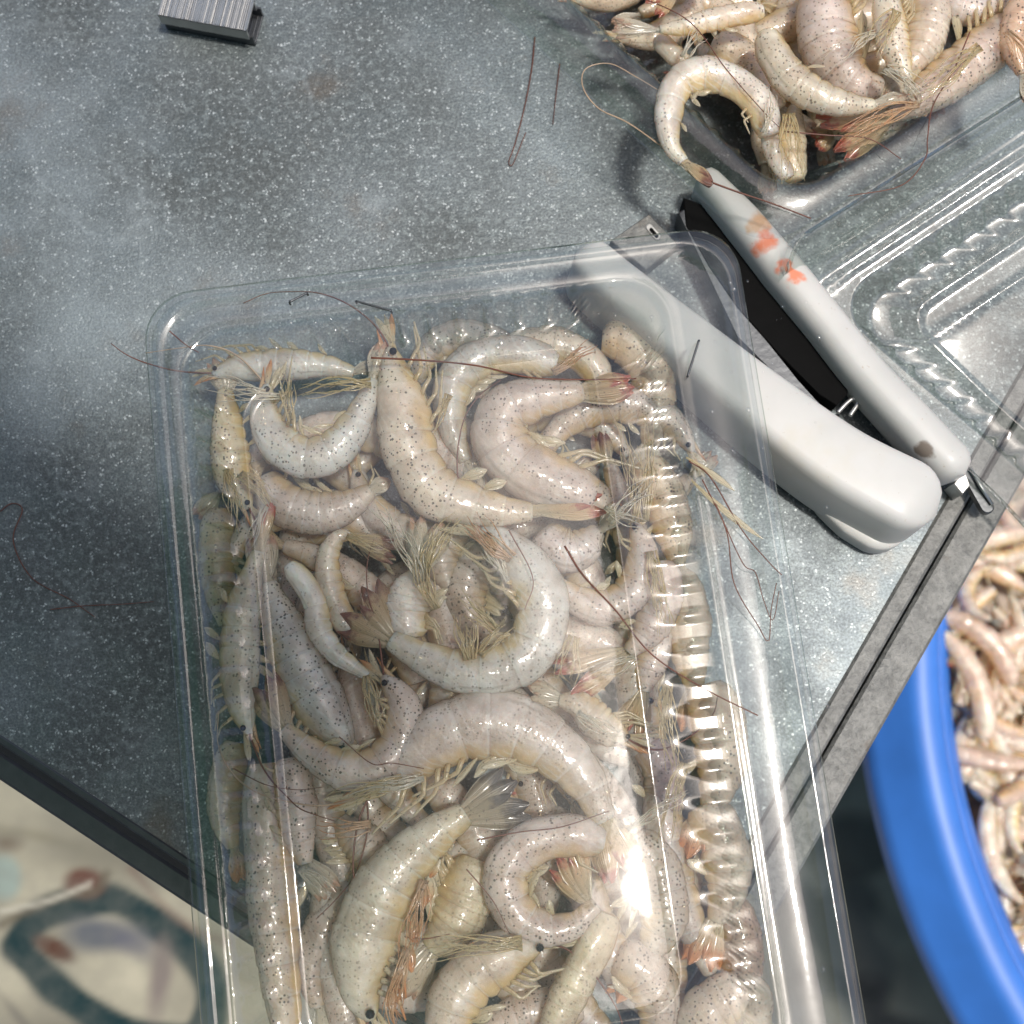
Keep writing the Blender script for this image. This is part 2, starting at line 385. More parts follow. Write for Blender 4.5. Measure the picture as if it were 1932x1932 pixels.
        for k in range(3):
            dd = -T[2]+Nd[2]*rr.uniform(-.55, .35); p1 = P[2]-N[2]*ww*.05*k
            Vb, Fb, ub = blade(p1, dd, up, ww*rr.uniform(.5, .8), ww*.15, rr.uniform(-.2, .2), n=7, m=5)
            link('antennal_scale', mesh('antennal_scale', Vb, Fb, M['fin_orange' if k == 0 else 'leg'], ub), root)
        for k in range(ant):
            a = math.atan2(-T[0][1], -T[0][0])+rr.uniform(-.5, .5); q = P[1].copy(); C = [q.copy()]
            cv = rr.uniform(-.35, .35)
            for _ in range(7):
                a += cv+rr.uniform(-.2, .2); q = q+np.array([math.cos(a), math.sin(a), 0])*ww*.42; q[2] = min(.0325-o[2], q[2]+rr.uniform(0, .0012)); C.append(q.copy())
            Vb, Fb, ub = tube(catmull(C, 40), np.linspace(.00028, .00010, 40), 5)
            link('antenna', mesh('antenna', Vb, Fb, M['antenna' if rr.random() < .6 else 'hair'], ub), root)
    return root

# ------------------------------------------------------------------ setting: table, floor
def line_x(a, b, c, d):
    a, b, c, d = (np.array(q[:2]) for q in (a, b, c, d)); r = b-a; s = d-c
    t = ((c-a)[0]*s[1]-(c-a)[1]*s[0])/(r[0]*s[1]-r[1]*s[0]); return a+t*r
def unit(v): return v/np.linalg.norm(v)
Ra, Rb = W(1897, 966)[:2], W(1567, 1546)[:2]          # outer right edge of the table
La, Lb = W(0, 1474)[:2], W(342, 1700)[:2]             # outer left edge
CN = line_x(Ra, Rb, La, Lb)                            # the corner under the tray
dR = unit(Ra-Rb); dL = unit(La-Lb)
def T2(r, l, z): p = CN+dR*r+dL*l; return (p[0], p[1], z)    # table coordinates: r up the right edge, l up the left edge
sk = abs(dR[0]*dL[1]-dR[1]*dL[0])
def slab(name, r0, r1, l0, l1, z0, z1, mat, bev=.0008, sub=None):
    V = [T2(r, l, z0) for r, l in ((r0, l0), (r1, l0), (r1, l1), (r0, l1))]
    V += [T2(r, l, z1-bev) for r, l in ((r0, l0), (r1, l0), (r1, l1), (r0, l1))]
    V += [T2(r, l, z1) for r, l in ((r0+bev, l0+bev), (r1-bev, l0+bev), (r1-bev, l1-bev), (r0+bev, l1-bev))]
    F = [(3, 2, 1, 0), (8, 9, 10, 11)]+[(i, (i+1) % 4, 4+(i+1) % 4, 4+i) for i in range(4)]+[(4+i, 4+(i+1) % 4, 8+(i+1) % 4, 8+i) for i in range(4)]
    return mesh(name, V, F, mat, smooth=False)
tb = link('table', None, loc=(0, 0, 0), label='grey galvanised steel table top, scratched and wet, under both trays', cat='table')
gap = .0098
link('table_top', slab('table_top', .0075, .62, gap, .62, -.002, 0, M['table']), tb)
link('edge_rail', slab('edge_rail', 0, .62, 0, gap-.0007, -.030, -.0004, M['rail']), tb)
link('edge_bead', slab('edge_bead', .0075, .62, gap+.0002, gap+.0052, -.0005, .0009, M['rail'], .0007), tb)
link('edge_rail', slab('edge_rail', 0, .0058, gap-.0007, .62, -.030, -.0006, M['dsteel']), tb)
link('edge_bead', slab('edge_bead', .0077, .0096, gap+.006, .62, -.0005, .0006, M['dsteel'], .0004), tb)
link('frame_bar', slab('frame_bar', .01, .6, .012, .03, -.034, -.0025, M['dsteel']), tb)
for r, l in ((.03, .03), (.55, .03), (.03, .55), (.55, .55)):
    link('leg', slab('leg', r, r+.03, l, l+.03, -.43, -.034, M['dsteel']), tb)

# printed floor: pattern colours, plus dark shade patches at the right, computed point by point
FZ = -.43
def build_floor():
    g = .0025; p0 = np.array([-.42, -.48]); nx, ny = 304, 176
    X, Y = np.meshgrid(p0[0]+np.arange(nx)*g, p0[1]+np.arange(ny)*g)
    V = np.stack([X.ravel(), Y.ravel(), np.full(X.size, FZ)], 1)
    # each point's place on the printed motif, in photograph units
    k = W(966, 966, FZ); ex = (W(967, 966, FZ)-k)[0]; rel = V-CAM
    f = np.array([0, math.sin(TILT), -math.cos(TILT)]); u_ = np.array([0, math.cos(TILT), math.sin(TILT)])
    dep = rel@f; px = (rel[:, 0]/dep/HALF+1)*966; py = (1-(rel@u_)/dep/HALF)*966
    ns = np.array([mn.noise(Vector((a*.011, b*.011, 3.)))*22 for a, b in zip(px, py)])
    n2 = np.array([mn.noise(Vector((a*.006+9, b*.009, 1.))) for a, b in zip(px, py)])
    C = (1+.5*n2[:, None])*np.tile(np.array([.36, .33, .25]), (len(px), 1))
    def put(d, soft, col, k=1.):
        m_ = np.clip(.5-d/soft, 0, 1)[:, None]*k; C[:] = C*(1-m_)+np.array(col)*m_
    def poly(P, closed=False):
        P = catmull([(*q, 0) for q in (P+[P[0]] if closed else P)], 60)[:, :2]; best = np.full(len(px), 1e9)
        for a, b in zip(P[:-1], P[1:]):
            ab = b-a; t = np.clip(((px-a[0])*ab[0]+(py-a[1])*ab[1])/(ab@ab+1e-9), 0, 1)
            best = np.minimum(best, np.hypot(px-a[0]-t*ab[0], py-a[1]-t*ab[1]))
        return best
    def ell(x, y, a, b, th): 
        c, s_ = math.cos(R(th)), math.sin(R(th)); dx, dy = px-x, py-y
        return (np.hypot((dx*c+dy*s_)/a, (-dx*s_+dy*c)/b)-1)*min(a, b)
    loop = [(35, 1790), (70, 1735), (140, 1705), (215, 1700), (290, 1735), (370, 1800), (400, 1880), (370, 1960), (280, 1960), (200, 1925), (110, 1870)]
    put(poly(loop, True)+ns*.5-31, 14, (.006, .03, .035))
    put(ell(195, 1765, 70, 32, 5)+ns*.4, 26, (.11, .12, .14), 1.)
    put(ell(250, 1780, 50, 22, 30), 24, (.13, .13, .16), .7)
    put(ell(100, 1788, 40, 18, 28)+ns*.2, 10, (.09, .035, .02))
    put(ell(300, 1850, 18, 60, 8)+ns*.5, 22, (.20, .16, .15), .9)
    put(ell(160, 1665, 38, 28, 10)+ns*.3, 14, (.12, .045, .03))
    put(poly([(0, 1745), (60, 1715), (120, 1690), (180, 1680), (200, 1650)])+ns*.3-7, 12, (.11, .09, .06), .8)
    put(poly([(0, 1720), (90, 1700), (170, 1668)])-4, 9, (.60, .56, .46))
    put(poly([(250, 1640), (300, 1700), (360, 1750), (430, 1780)])+ns*.3-7, 14, (.20, .13, .10), .8)
    put(ell(8, 1655, 34, 42, 0)+ns*.3, 16, (.30, .36, .32)); put(ell(12, 1590, 26, 14, 0), 20, (.12, .08, .05), .8)
    put(poly([(-40, 1830), (20, 1900), (90, 1990)])+ns*.3-6, 12, (.12, .11, .10), .7)
    put(poly([(-60, 1560), (60, 1575), (150, 1600)])+ns*.6-8, 16, (.22, .20, .14), .7)
    for x, y, a, b, th, cc in ((1530, 1850, 150, 190, 0, (.15, .145, .13)), (1640, 1700, 60, 26, 50, (.10, .10, .09)), (1600, 1860, 80, 30, 20, (.05, .05, .05)), (1700, 1950, 90, 34, 35, (.04, .045, .05)), (1620, 1600, 90, 60, 0, (.12, .11, .09))):  # dark ovals paint the shade between table corner and basin into the floor
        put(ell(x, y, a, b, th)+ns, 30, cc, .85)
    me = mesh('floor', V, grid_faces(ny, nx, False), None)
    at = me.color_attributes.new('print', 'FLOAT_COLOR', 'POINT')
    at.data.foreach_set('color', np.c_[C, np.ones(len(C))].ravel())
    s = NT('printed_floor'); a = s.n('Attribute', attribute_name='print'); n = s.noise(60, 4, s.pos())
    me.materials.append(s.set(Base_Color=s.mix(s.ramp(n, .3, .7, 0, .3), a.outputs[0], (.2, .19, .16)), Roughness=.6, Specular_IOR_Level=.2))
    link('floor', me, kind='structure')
build_floor()
V = [(-6, -6, FZ-.004), (6, -6, FZ-.004), (6, 6, FZ-.004), (-6, 6, FZ-.004)]
link('ground', mesh('ground', V, [(0, 1, 2, 3)], m_simple('concrete_ground', (.22, .21, .18), .7, 0, .3, 8)), kind='structure')
# added unseen green tarpaulin: shades the left and near side and is mirrored in steel and plastic
s = NT('green_blocker_sheet'); s.set(Base_Color=s.mix(s.noise(4, 3, s.pos()), (.004, .022, .012), (.01, .05, .025)), Roughness=.6)
x_ = s.n('BsdfTranslucent'); x_.inputs[0].default_value = (.03, .22, .09, 1); m_ = s.n('MixShader'); m_.inputs[0].default_value = .35
s.L(s.b.outputs[0], m_.inputs[1]); s.L(x_.outputs[0], m_.inputs[2]); s.L(m_.outputs[0], s.o.inputs[0])
aw = []
for i in range(25):
    for j in range(25):
        x = -2.7+i/24*2.75; y = -2.6+j/24*2.9
        aw.append((x, y, 1.7+.05*math.sin(i*1.1)*math.sin(j*.7)-.05*abs(x)))
ta = link('added_blocker', None, loc=(0, 0, 0), label='dark green tarpaulin awning out of view, added to shade the near left side', cat='blocker')
link('sheet', mesh('sheet', aw, grid_faces(25, 25, False), s.m), ta)
for x, y in ((-2.6, -2.5), (-.1, -2.5), (-2.6, .2)):
    Vb, Fb, ub = tube([(x, y, FZ), (x, y, 0), (x, y, 1.7)], .02, 8); link('blocker_pole', mesh('blocker_pole', Vb, Fb, M['dsteel']), ta)

# added bar out of view that casts shade along the table's near side
bz = .44; ox, oy = SUN.x/SUN.z*bz, SUN.y/SUN.z*bz
def TB(r_, l_, z): q = T2(r_, l_, z); return (q[0]+ox, q[1]+oy, z)
bm_ = [TB(r_, l_, z) for z in (bz, bz+.05) for r_, l_ in ((-.014, .105), (.090, .105), (.090, 1.2), (-.014, 1.2))]
link('added_shade_bar', mesh('added_shade_bar', bm_, [(3, 2, 1, 0), (4, 5, 6, 7), (0, 1, 5, 4), (1, 2, 6, 5), (2, 3, 7, 6), (3, 0, 4, 7)], m_simple('shade_bar_grey', (.16, .13, .10), .7, 0, .3, 40), smooth=False), ta)

# ------------------------------------------------------------------ clear boxes
def rrect(x0, x1, y0, y1, r, nx=60, ny=90, nc=8):
    """rounded rectangle outline; same number of points whatever the size; returns points, outward normals, side id"""
    P = []; N = []; S = []
    cs = ((x1-r, y0+r, -90), (x1-r, y1-r, 0), (x0+r, y1-r, 90), (x0+r, y0+r, 180)); ns_ = (ny, nx, ny, nx)
    for q in range(4):
        cx, cy, a0 = cs[q]
        for k in range(nc):
            a = R(a0+90*k/nc); P.append((cx+r*math.cos(a), cy+r*math.sin(a))); N.append((math.cos(a), math.sin(a))); S.append(-1)
        nxt = cs[(q+1) % 4]; a = R(a0+90); e = (cx+r*math.cos(a), cy+r*math.sin(a)); f = (nxt[0]+r*math.cos(a), nxt[1]+r*math.sin(a))
        for k in range(ns_[q]):
            u = k/ns_[q]; P.append((e[0]+(f[0]-e[0])*u, e[1]+(f[1]-e[1])*u)); N.append((math.cos(a), math.sin(a))); S.append(q)
    return np.array(P), np.array(N), S
def loft(loops, mapf, mat, name, fill=None, warp=.0004, nx=60, ny=90, wk=28):
    """loops: (x0,x1,y0,y1,r,z,flute) from outside to inside"""
    V = []; m = None
    for lp in loops:
        x0, x1, y0, y1, r, z, fl = lp[:7]
        P, N, S = rrect(x0, x1, y0, y1, r, nx, ny); m = len(P)
        rb = lp[7] if len(lp) > 7 else 0
        for p, n_, s_ in zip(P, N, S):
            q = p.copy(); zr = 0
            if rb and s_ >= 0 and (s_ != 1 or -.028 < p[0] < .022) and (s_ != 0 or p[1] < .028):
                c = p[1] if s_ in (0, 2) else p[0]; zr = rb*.62*max(0, math.cos(2*math.pi*c/.0072)+.12)/1.12
            if fl and s_ >= 0:
                c = p[1] if s_ in (0, 2) else p[0]
                q = p-n_*fl*max(0, math.cos(2*math.pi*c/.0071)*1.1-.1)**.8
            zz = z+zr+warp*mn.noise(Vector((q[0]*wk, q[1]*wk, z*30)))*(1 if z > .004 else .2)
            V.append(mapf(q[0], q[1], zz))
    F = grid_faces(len(loops), m)
    if fill: F.append(tuple((len(loops)-1)*m+j for j in range(m)))
    return mesh(name, V, F, mat)
def frame(O, a, b):
    O, a, b = (np.array(q) for q in (O, a, b))
    return lambda x, y, z: (O[0]+a[0]*x+b[0]*y, O[1]+a[1]*x+b[1]*y, z)
th = R(7.3)
F1 = frame((0, 0), (math.cos(th), math.sin(th)), (-math.sin(th), math.cos(th)))
def tray_loops(f, c, z=.030, deep=.0270, fl=.0016, taper=.010):
    """f, c: outer flange and cavity rims as (x0,x1,y0,y1)"""
    ex = lambda q, d: (q[0]-d, q[1]+d, q[2]-d, q[3]+d)
    L = [(*ex(f, 0), .012, z-.0012, 0), (*ex(f, -.0006), .012, z, 0), (*ex(c, .0035), .013, z, 0), (*ex(c, .0015), .012, z+.0008, 0), (*ex(c, 0), .012, z, 0)]
    for k in range(1, 11):
        u = k/10; L.append((*ex(c, -taper*u), .012, z-deep*u, fl*min(1, u*8, (1.05-u)*8)))
    L += [(*ex(c, -taper-.001), .012, z-deep-.0008, 0), (*ex(c, -taper-.004), .010, z-deep-.001, 0), (*ex(c, -taper-.03), .006, z-deep-.001, 0)]
    return L
FLG = (-.0840, .0625, -.150, .0590); CAV = (-.0760, .0430, -.138, .0480)
def lid_loops(f, c, pn, z=.0312):
    ex = lambda q, d: (q[0]-d, q[1]+d, q[2]-d, q[3]+d)
    L = [(*ex(f, .0004), .012, z-.0022, 0), (*ex(f, .0002), .012, z-.0004, 0), (*ex(f, -.0007), .012, z, 0), (*ex(f, -.0022), .012, z, 0), (*ex(f, -.0028), .012, z+.0007, 0), (*ex(f, -.0034), .012, z, 0)]
    L += [(*ex(c, .0042), .013, z+.0002, 0), (*ex(c, .0030), .013, z+.0011, 0), (*ex(c, .0018), .013, z+.0002, 0), (*ex(c, .0004), .012, z+.0005, 0)]
    for d, dz, rb in ((-.0008, .0016, 0), (-.0014, .0018, .0003), (-.0019, .0019, .0010), (-.0030, .0020, .0013), (-.0045, .0021, .0013), (-.0060, .0022, .0013), (-.0078, .0023, .0013), (-.0086, .0024, .0008), (-.0092, .0025, 0)):
        L.append((*ex(c, d), .011, z+dz, 0, rb))
    L += [(*ex(pn, .0026), .010, z+.0030, 0), (*ex(pn, .0018), .010, z+.0040, 0), (*ex(pn, .0008), .009, z+.0040, 0), (*ex(pn, 0), .009, z+.0030, 0), (*ex(pn, -.001), .008, z+.0028, 0)]
    a = ex(pn, -.001); wdt = (a[1]-a[0])/2
    for k in range(1, 13):
        d = -.001-wdt*.93*k/12; L.append((*ex(pn, d), max(.0015, .008*(1-k/12)), z+.0028+.0004*k/12, 0))
    return L
bx = link('plastic_box', None, loc=(0, 0, 0), label='clear plastic box full of raw shrimp with its lid stapled shut, in the middle', cat='plastic box')
link('tray', loft(tray_loops(FLG, CAV), F1, M['plastic'], 'tray', True, nx=150, ny=330, warp=.0005), bx)
def lidmap(x, y, z):
    g = math.exp(-(((x-.022)/.026)**2+((y+.0956)/.030)**2))
    return F1(x, y, z+g*(LIDK[0]*(x-.022)+LIDK[1]*(y+.0956)-1.9*(x-.022)**2-1.6*(y+.0956)**2))
LIDK = (-.075, -.016)
link('lid', loft(lid_loops((FLG[0]-.0007, FLG[1]+.0007, FLG[2], FLG[3]+.0007), CAV, (-.061, .022, -.122, .031)), lidmap, M['plastic'], 'lid', True, nx=360, ny=700, warp=.0006, wk=22), bx)

# second, open box
O2 = W(1440, 480, .03)
a2 = (math.cos(R(33)), math.sin(R(33))); b2 = (math.cos(R(135)), math.sin(R(135)))
F2 = frame(O2, a2, b2)
bo = link('plastic_box', None, loc=(0, 0, 0), label='open clear plastic box of raw shrimp with its empty lid folded out, top right', cat='plastic box')
FL2 = (0, .20, .0004, .150); CV2 = (.0157, .187, .0085, .138)
link('tray', loft(tray_loops(FL2, CV2), F2, M['plastic'], 'tray', True, nx=280, ny=220, warp=.0005), bo)
def lid2():
    L = []
    def hinge(x, y, z):      # lid lies lower than the rim; it slopes from the hinge down to its own flange
        k = min(1, max(0, (-y)/.010)); k = k*k*(3-2*k)
        wv = .0016*math.sin(y*75+1)*math.exp(-x/.012)
        q = F2(x+wv, y, 0); e = min(1, max(0, (x-.004)/.006)); e2 = min(1, max(0, (x-.018)/.004)); rg = 0
        for c_, h_, w_, ee in ((-.0022, .0011, .0008, e), (-.0048, .0011, .0008, e), (-.0085, .0012, .0009, e), (-.0128, .0010, .0009, e), (-.0300, .0013, .0011, e2), (-.0390, .0010, .0009, e2)): rg += h_*ee*math.exp(-((y-c_)/w_)**2)
        return (q[0], q[1], .0296*(1-k)+z*k+rg+.13*max(0, x-.01)*k*(1-min(1, max(0, (-y-.040)/.02))))
    ex = lambda q, d: (q[0]-d, q[1]+d, q[2]-d, q[3]+d)
    f = (0.0005, .20, -.150, -.0002); c = (.0115, .188, -.138, -.0165); z = .011
    L = [(*f, .010, z-.001, 0), (*ex(f, -.0005), .010, z, 0), (*ex(f, -.0014), .012, z, 0)]
    for k in range(1, 34):
        u = k/33; L.append((*[f[i]*(1-u)+c[i]*u for i in range(4)], .012, z, 0))
    for k in range(1, 7): L.append((*ex(c, -.0045*k/6), .011, z-.0085*k/6, .0016*min(1, k/2, (7-k)/1.5)))
    L += [(*ex(c, -.0055), .010, z-.0088, 0), (*ex(c, -.012), .009, z-.0088, 0), (*ex(c, -.0128), .009, z-.0078, 0), (*ex(c, -.0138), .008, z-.0078, 0), (*ex(c, -.0146), .008, z-.0088, 0)]
    for k in range(1, 34): L.append((*ex(c, -.0146-.0007*k), .008, z-.0088, 0))
    for k in range(1, 4): L.append((*ex(c, -.0377-.008*k), .006, z-.0088, 0))
    return loft(L, hinge, M['plastic'], 'lid', True, nx=280, ny=220, warp=.0006)
link('lid', lid2(), bo)

# ------------------------------------------------------------------ shrimp in the closed box
Z0, Z1, Z2, Z3 = .0115, .0165, .0215, .0262
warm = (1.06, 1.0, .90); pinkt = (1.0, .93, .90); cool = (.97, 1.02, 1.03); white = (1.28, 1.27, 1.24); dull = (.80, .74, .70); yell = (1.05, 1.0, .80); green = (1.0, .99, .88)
S = shrimp
S('large curled shrimp in the centre of the box with yellow legs inside its bend', [(905, 1000), (955, 1030), (1000, 1085), (1022, 1150), (1000, 1225), (935, 1262), (860, 1262), (790, 1235), (738, 1205)], 112, Z3, (662, 1130), 'fin_brown', tint=cool, ant=1, seed=1, spread=14, fat=.72)
S('speckled shrimp with orange tail fan ending in a bright red tip', [(735, 655), (748, 715), (765, 780), (775, 850), (815, 920), (890, 950), (955, 963), (1005, 965)], 112, Z3, (1140, 948), 'fin_red', tint=warm, seed=2, spread=6, fat=.72)
S('big pinkish curled shrimp right of the red-tipped one, its tail pointing right', [(1125, 935), (1060, 915), (990, 880), (950, 835), (955, 780), (1010, 755), (1060, 747), (1100, 738)], 122, Z2+.002, (1192, 720), 'fin_red', tint=pinkt, seed=3, spread=2.5, head=False, legs=3)
S('glossy white curled shrimp in the upper left corner of the box', [(505, 725), (500, 775), (520, 825), (570, 860), (625, 850), (665, 805), (690, 755), (702, 715)], 88, Z3, (718, 645), 'fin_pale', tint=cool, seed=4, spread=8)
S('straight shrimp along the top left rim with red marks on its head', [(400, 705), (450, 692), (510, 688), (570, 686), (620, 690), (668, 702)], 68, Z2, (715, 690), 'fin_pale', tint=cool, side=1, seed=5)
S('bluish shrimp bent behind the red-tipped one near the top rim', [(1050, 690), (985, 672), (920, 675), (870, 705), (850, 760), (858, 820), (880, 870)], 84, Z1+.001, None, 'fin_pale', tint=cool, seed=6, head=False, legs=2)
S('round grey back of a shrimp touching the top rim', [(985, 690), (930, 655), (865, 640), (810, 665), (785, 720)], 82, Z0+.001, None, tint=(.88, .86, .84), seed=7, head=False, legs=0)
S('shrimp under the top rim with a dark red eye stalk above it', [(1140, 720), (1095, 672), (1030, 650), (965, 658), (930, 700)], 76, Z0+.002, None, tint=warm, seed=8, head=False, legs=0, swim=2)
S('orange-tinted shrimp wedged in the top right corner of the box', [(1135, 645), (1180, 650), (1225, 700), (1235, 770), (1225, 840)], 95, Z0+.002, None, 'fin_pale', tint=(.98, .86, .70), seed=9, head=False, legs=0, swim=0)
S('pale shrimp standing against the upper left wall with yellow legs hanging down', [(470, 960), (445, 905), (435, 850), (430, 790), (425, 735)], 80, Z2-.001, None, 'fin_pale', tint=yell, side=-1, seed=10)
S('grey shrimp lying under the white curled one, broad and dotted', [(500, 900), (530, 945), (590, 965), (650, 955), (700, 925)], 92, Z1+.001, (735, 905), tint=(.92, .89, .86), seed=11, head=False, legs=1)
S('thin crescent shrimp with a brown tail fan left of the whitish broken head', [(665, 1195), (640, 1150), (622, 1100), (620, 1050), (638, 1015), (662, 1010)], 56, Z2+.002, (748, 1042), 'fin_brown', tint=warm, seed=12, head=False, legs=1, swim=2, spread=6)
S('slim white shrimp bent like an S left of the centre shrimp', [(545, 1065), (575, 1100), (597, 1140), (603, 1185), (630, 1228), (665, 1255), (694, 1275)], 52, Z3-.001, (712, 1345), 'fin_pale', tint=white, seed=13, head=False, legs=0, swim=1, spread=4)
S('long upright shrimp by the left wall with a red tail at its top', [(470, 1385), (453, 1320), (450, 1240), (456, 1160), (472, 1090), (487, 1040)], 82, Z2+.002, (508, 950), 'fin_red', tint=green, side=1, seed=14, spread=5)
S('broad translucent shrimp slanting down beside the upright one', [(660, 1420), (620, 1360), (580, 1290), (545, 1210), (515, 1140), (505, 1100)], 112, Z2-.001, None, tint=cool, side=1, seed=15, swim=5)
S('U-shaped shrimp with a dark red tail fan pointing up at left', [(722, 1275), (760, 1330), (755, 1395), (715, 1445), (650, 1450), (590, 1420), (535, 1375)], 88, Z3-.001, (488, 1285), 'fin_brown', tint=pinkt, seed=16, spread=7)
S('whitish opaque broken shrimp head with legs sticking up', [(775, 1205), (768, 1160), (775, 1115), (790, 1075)], 92, Z3-.003, (820, 975), 'fin_pale', tint=white, seed=17, head=False, legs=5, swim=3, ant=0)
S('dotted shrimp curved below the red-tipped one at the right wall', [(1195, 985), (1212, 1045), (1195, 1110), (1140, 1145), (1080, 1125), (1030, 1085)], 78, Z2+.001, (1000, 1045), 'fin_brown', tint=pinkt, seed=18, legs=2)
S('smooth grey bare tail meat under the red tail tip', [(1025, 1000), (1050, 1030), (1090, 1035), (1130, 1000)], 92, Z1+.002, None, tint=(.95, .93, .95), seed=19, head=False, legs=0, swim=0)
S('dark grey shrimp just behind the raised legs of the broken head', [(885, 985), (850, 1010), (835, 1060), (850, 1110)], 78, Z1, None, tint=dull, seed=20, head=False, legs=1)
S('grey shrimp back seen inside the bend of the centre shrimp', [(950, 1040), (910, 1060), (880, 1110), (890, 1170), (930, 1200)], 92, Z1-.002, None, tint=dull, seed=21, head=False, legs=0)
S('shrimp bending down the right wall with a red tail pointing left', [(1245, 1060), (1252, 1120), (1225, 1185), (1185, 1232)], 80, Z2, (1062, 1298), 'fin_red', tint=pinkt, seed=22, head=False, legs=1, spread=8)
S('thin shrimp with its red-tipped tail pointing down at the right wall', [(1240, 1180), (1235, 1225), (1222, 1270), (1215, 1305)], 66, Z1+.001, (1182, 1400), 'fin_red', tint=pinkt, seed=23, head=False, legs=0, swim=1, spread=10)
S('largest speckled shrimp arching over the lower half of the box', [(700, 1490), (755, 1450), (820, 1400), (900, 1370), (980, 1378), (1050, 1420), (1105, 1480), (1140, 1550)], 132, Z3-.001, (1178, 1655), 'fin_red', tint=(1.0, .96, .94), seed=24, spread=7, ant=2, fat=.68)
S('broken shrimp head with pale legs above the arching shrimp', [(1185, 1395), (1140, 1370), (1095, 1330), (1055, 1320)], 72, Z2-.001, None, tint=warm, side=-1, seed=25, swim=0)
S('straight fat shrimp with greenish back and orange legs along its right side', [(700, 1925), (682, 1860), (690, 1780), (725, 1690), (775, 1620), (830, 1570), (880, 1535)], 128, Z3, (985, 1490), 'fin_dark', tint=green, seed=26, side=-1, legmat='fin_orange', fat=.72, spread=9)
S('round coiled shrimp with several red tail tips inside its ring', [(1140, 1590), (1080, 1578), (1010, 1590), (958, 1640), (968, 1710), (1020, 1750), (1080, 1745), (1125, 1705)], 90, Z2+.003, (1060, 1600), 'fin_red', tint=pinkt, seed=27, head=False, legs=1, spread=10)
S('shrimp at the bottom edge of the photo with its head to the right', [(1025, 1775), (960, 1800), (900, 1840), (860, 1890), (840, 1960), (850, 2010)], 112, Z3-.002, None, tint=warm, seed=28, side=1)
S('slanting shrimp tail below the coiled one with a dotted vein', [(1150, 1725), (1125, 1785), (1090, 1850), (1060, 1910), (1030, 1975), (1010, 2030)], 86, Z2+.001, None, tint=yell, seed=29, head=False, roll=50, side=1, legs=0, swim=0)
S('shrimp cut by the photo bottom between two larger ones', [(1100, 1900), (1030, 1905), (960, 1925), (900, 1970)], 84, Z1+.001, None, tint=pinkt, seed=30, head=False, side=1)
S('long shrimp squeezed along the lower left wall', [(500, 1440), (505, 1540), (512, 1640), (522, 1760), (535, 1880), (548, 2000)], 98, Z1, None, tint=warm, seed=31, side=1, head=False, legs=0, swim=2)
S('shrimp pointing down with a whitish stripe, left of the arching one', [(545, 1430), (555, 1500), (562, 1570), (575, 1630)], 82, Z2-.001, (625, 1690), 'fin_pale', tint=pinkt, seed=32, head=False, side=-1, legs=1, spread=5)
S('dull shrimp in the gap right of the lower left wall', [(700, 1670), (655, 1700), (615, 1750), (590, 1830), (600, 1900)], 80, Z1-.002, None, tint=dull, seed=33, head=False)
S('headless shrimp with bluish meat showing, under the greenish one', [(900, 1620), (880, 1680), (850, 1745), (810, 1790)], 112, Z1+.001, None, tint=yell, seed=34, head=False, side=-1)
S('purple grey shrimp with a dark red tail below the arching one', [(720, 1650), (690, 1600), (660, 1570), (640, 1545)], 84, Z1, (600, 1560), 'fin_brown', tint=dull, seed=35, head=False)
for (lab, pts, w_, z_, tn) in (
    ('orange-tinted shrimp against the upper part of the right wall', [(1215, 870), (1248, 930), (1268, 1000), (1278, 1070)], 90, Z1, (1.05, .93, .74)),
    ('beige shrimp pressed on the right wall ribs at mid height', [(1275, 1080), (1292, 1150), (1300, 1230), (1310, 1300)], 92, Z1-.001, (1.05, .95, .80)),
    ('wide pale shrimp pressed on the right wall ribs below the middle', [(1330, 1290), (1352, 1370), (1358, 1450), (1340, 1530)], 108, Z1+.001, (1.08, .98, .84)),
    ('curved shrimp pressed on the lower right wall ribs', [(1320, 1520), (1362, 1590), (1372, 1670), (1350, 1740)], 100, Z1, (1.0, .92, .80)),
    ('reddish shrimp pressed on the right wall near the photo bottom', [(1370, 1700), (1392, 1770), (1395, 1840), (1380, 1900)], 90, Z0+.002, (.85, .66, .56)),
    ('shrimp in the lower right corner of the box', [(1300, 1960), (1350, 1900), (1410, 1880), (1440, 1940)], 100, Z1, (1.02, .95, .84)),
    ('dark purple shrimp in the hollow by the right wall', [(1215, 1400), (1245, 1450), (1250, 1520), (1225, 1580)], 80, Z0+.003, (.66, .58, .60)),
    ('glossy shrimp back under the bright glare', [(1190, 1580), (1235, 1650), (1250, 1730), (1220, 1810)], 104, Z1, (.95, .92, .86)),
    ('grey shrimp right of the slanting tail at the bottom', [(1160, 1810), (1215, 1835), (1240, 1900), (1230, 1970)], 96, Z1, (.95, .88, .80)),
    ('brownish shrimp at the left wall beside the upright one', [(415, 960), (410, 1030), (415, 1110), (425, 1180)], 74, Z0+.002, (.82, .76, .55)),
    ('shrimp with an orange tail at the lower left wall corner', [(445, 1400), (430, 1470), (425, 1540), (440, 1600)], 72, Z0, (.92, .84, .66))):
    S(lab, pts, w_, z_, tint=tn, head=False, legs=0, swim=3, seed=len(lab)*3, fin='fin_orange')

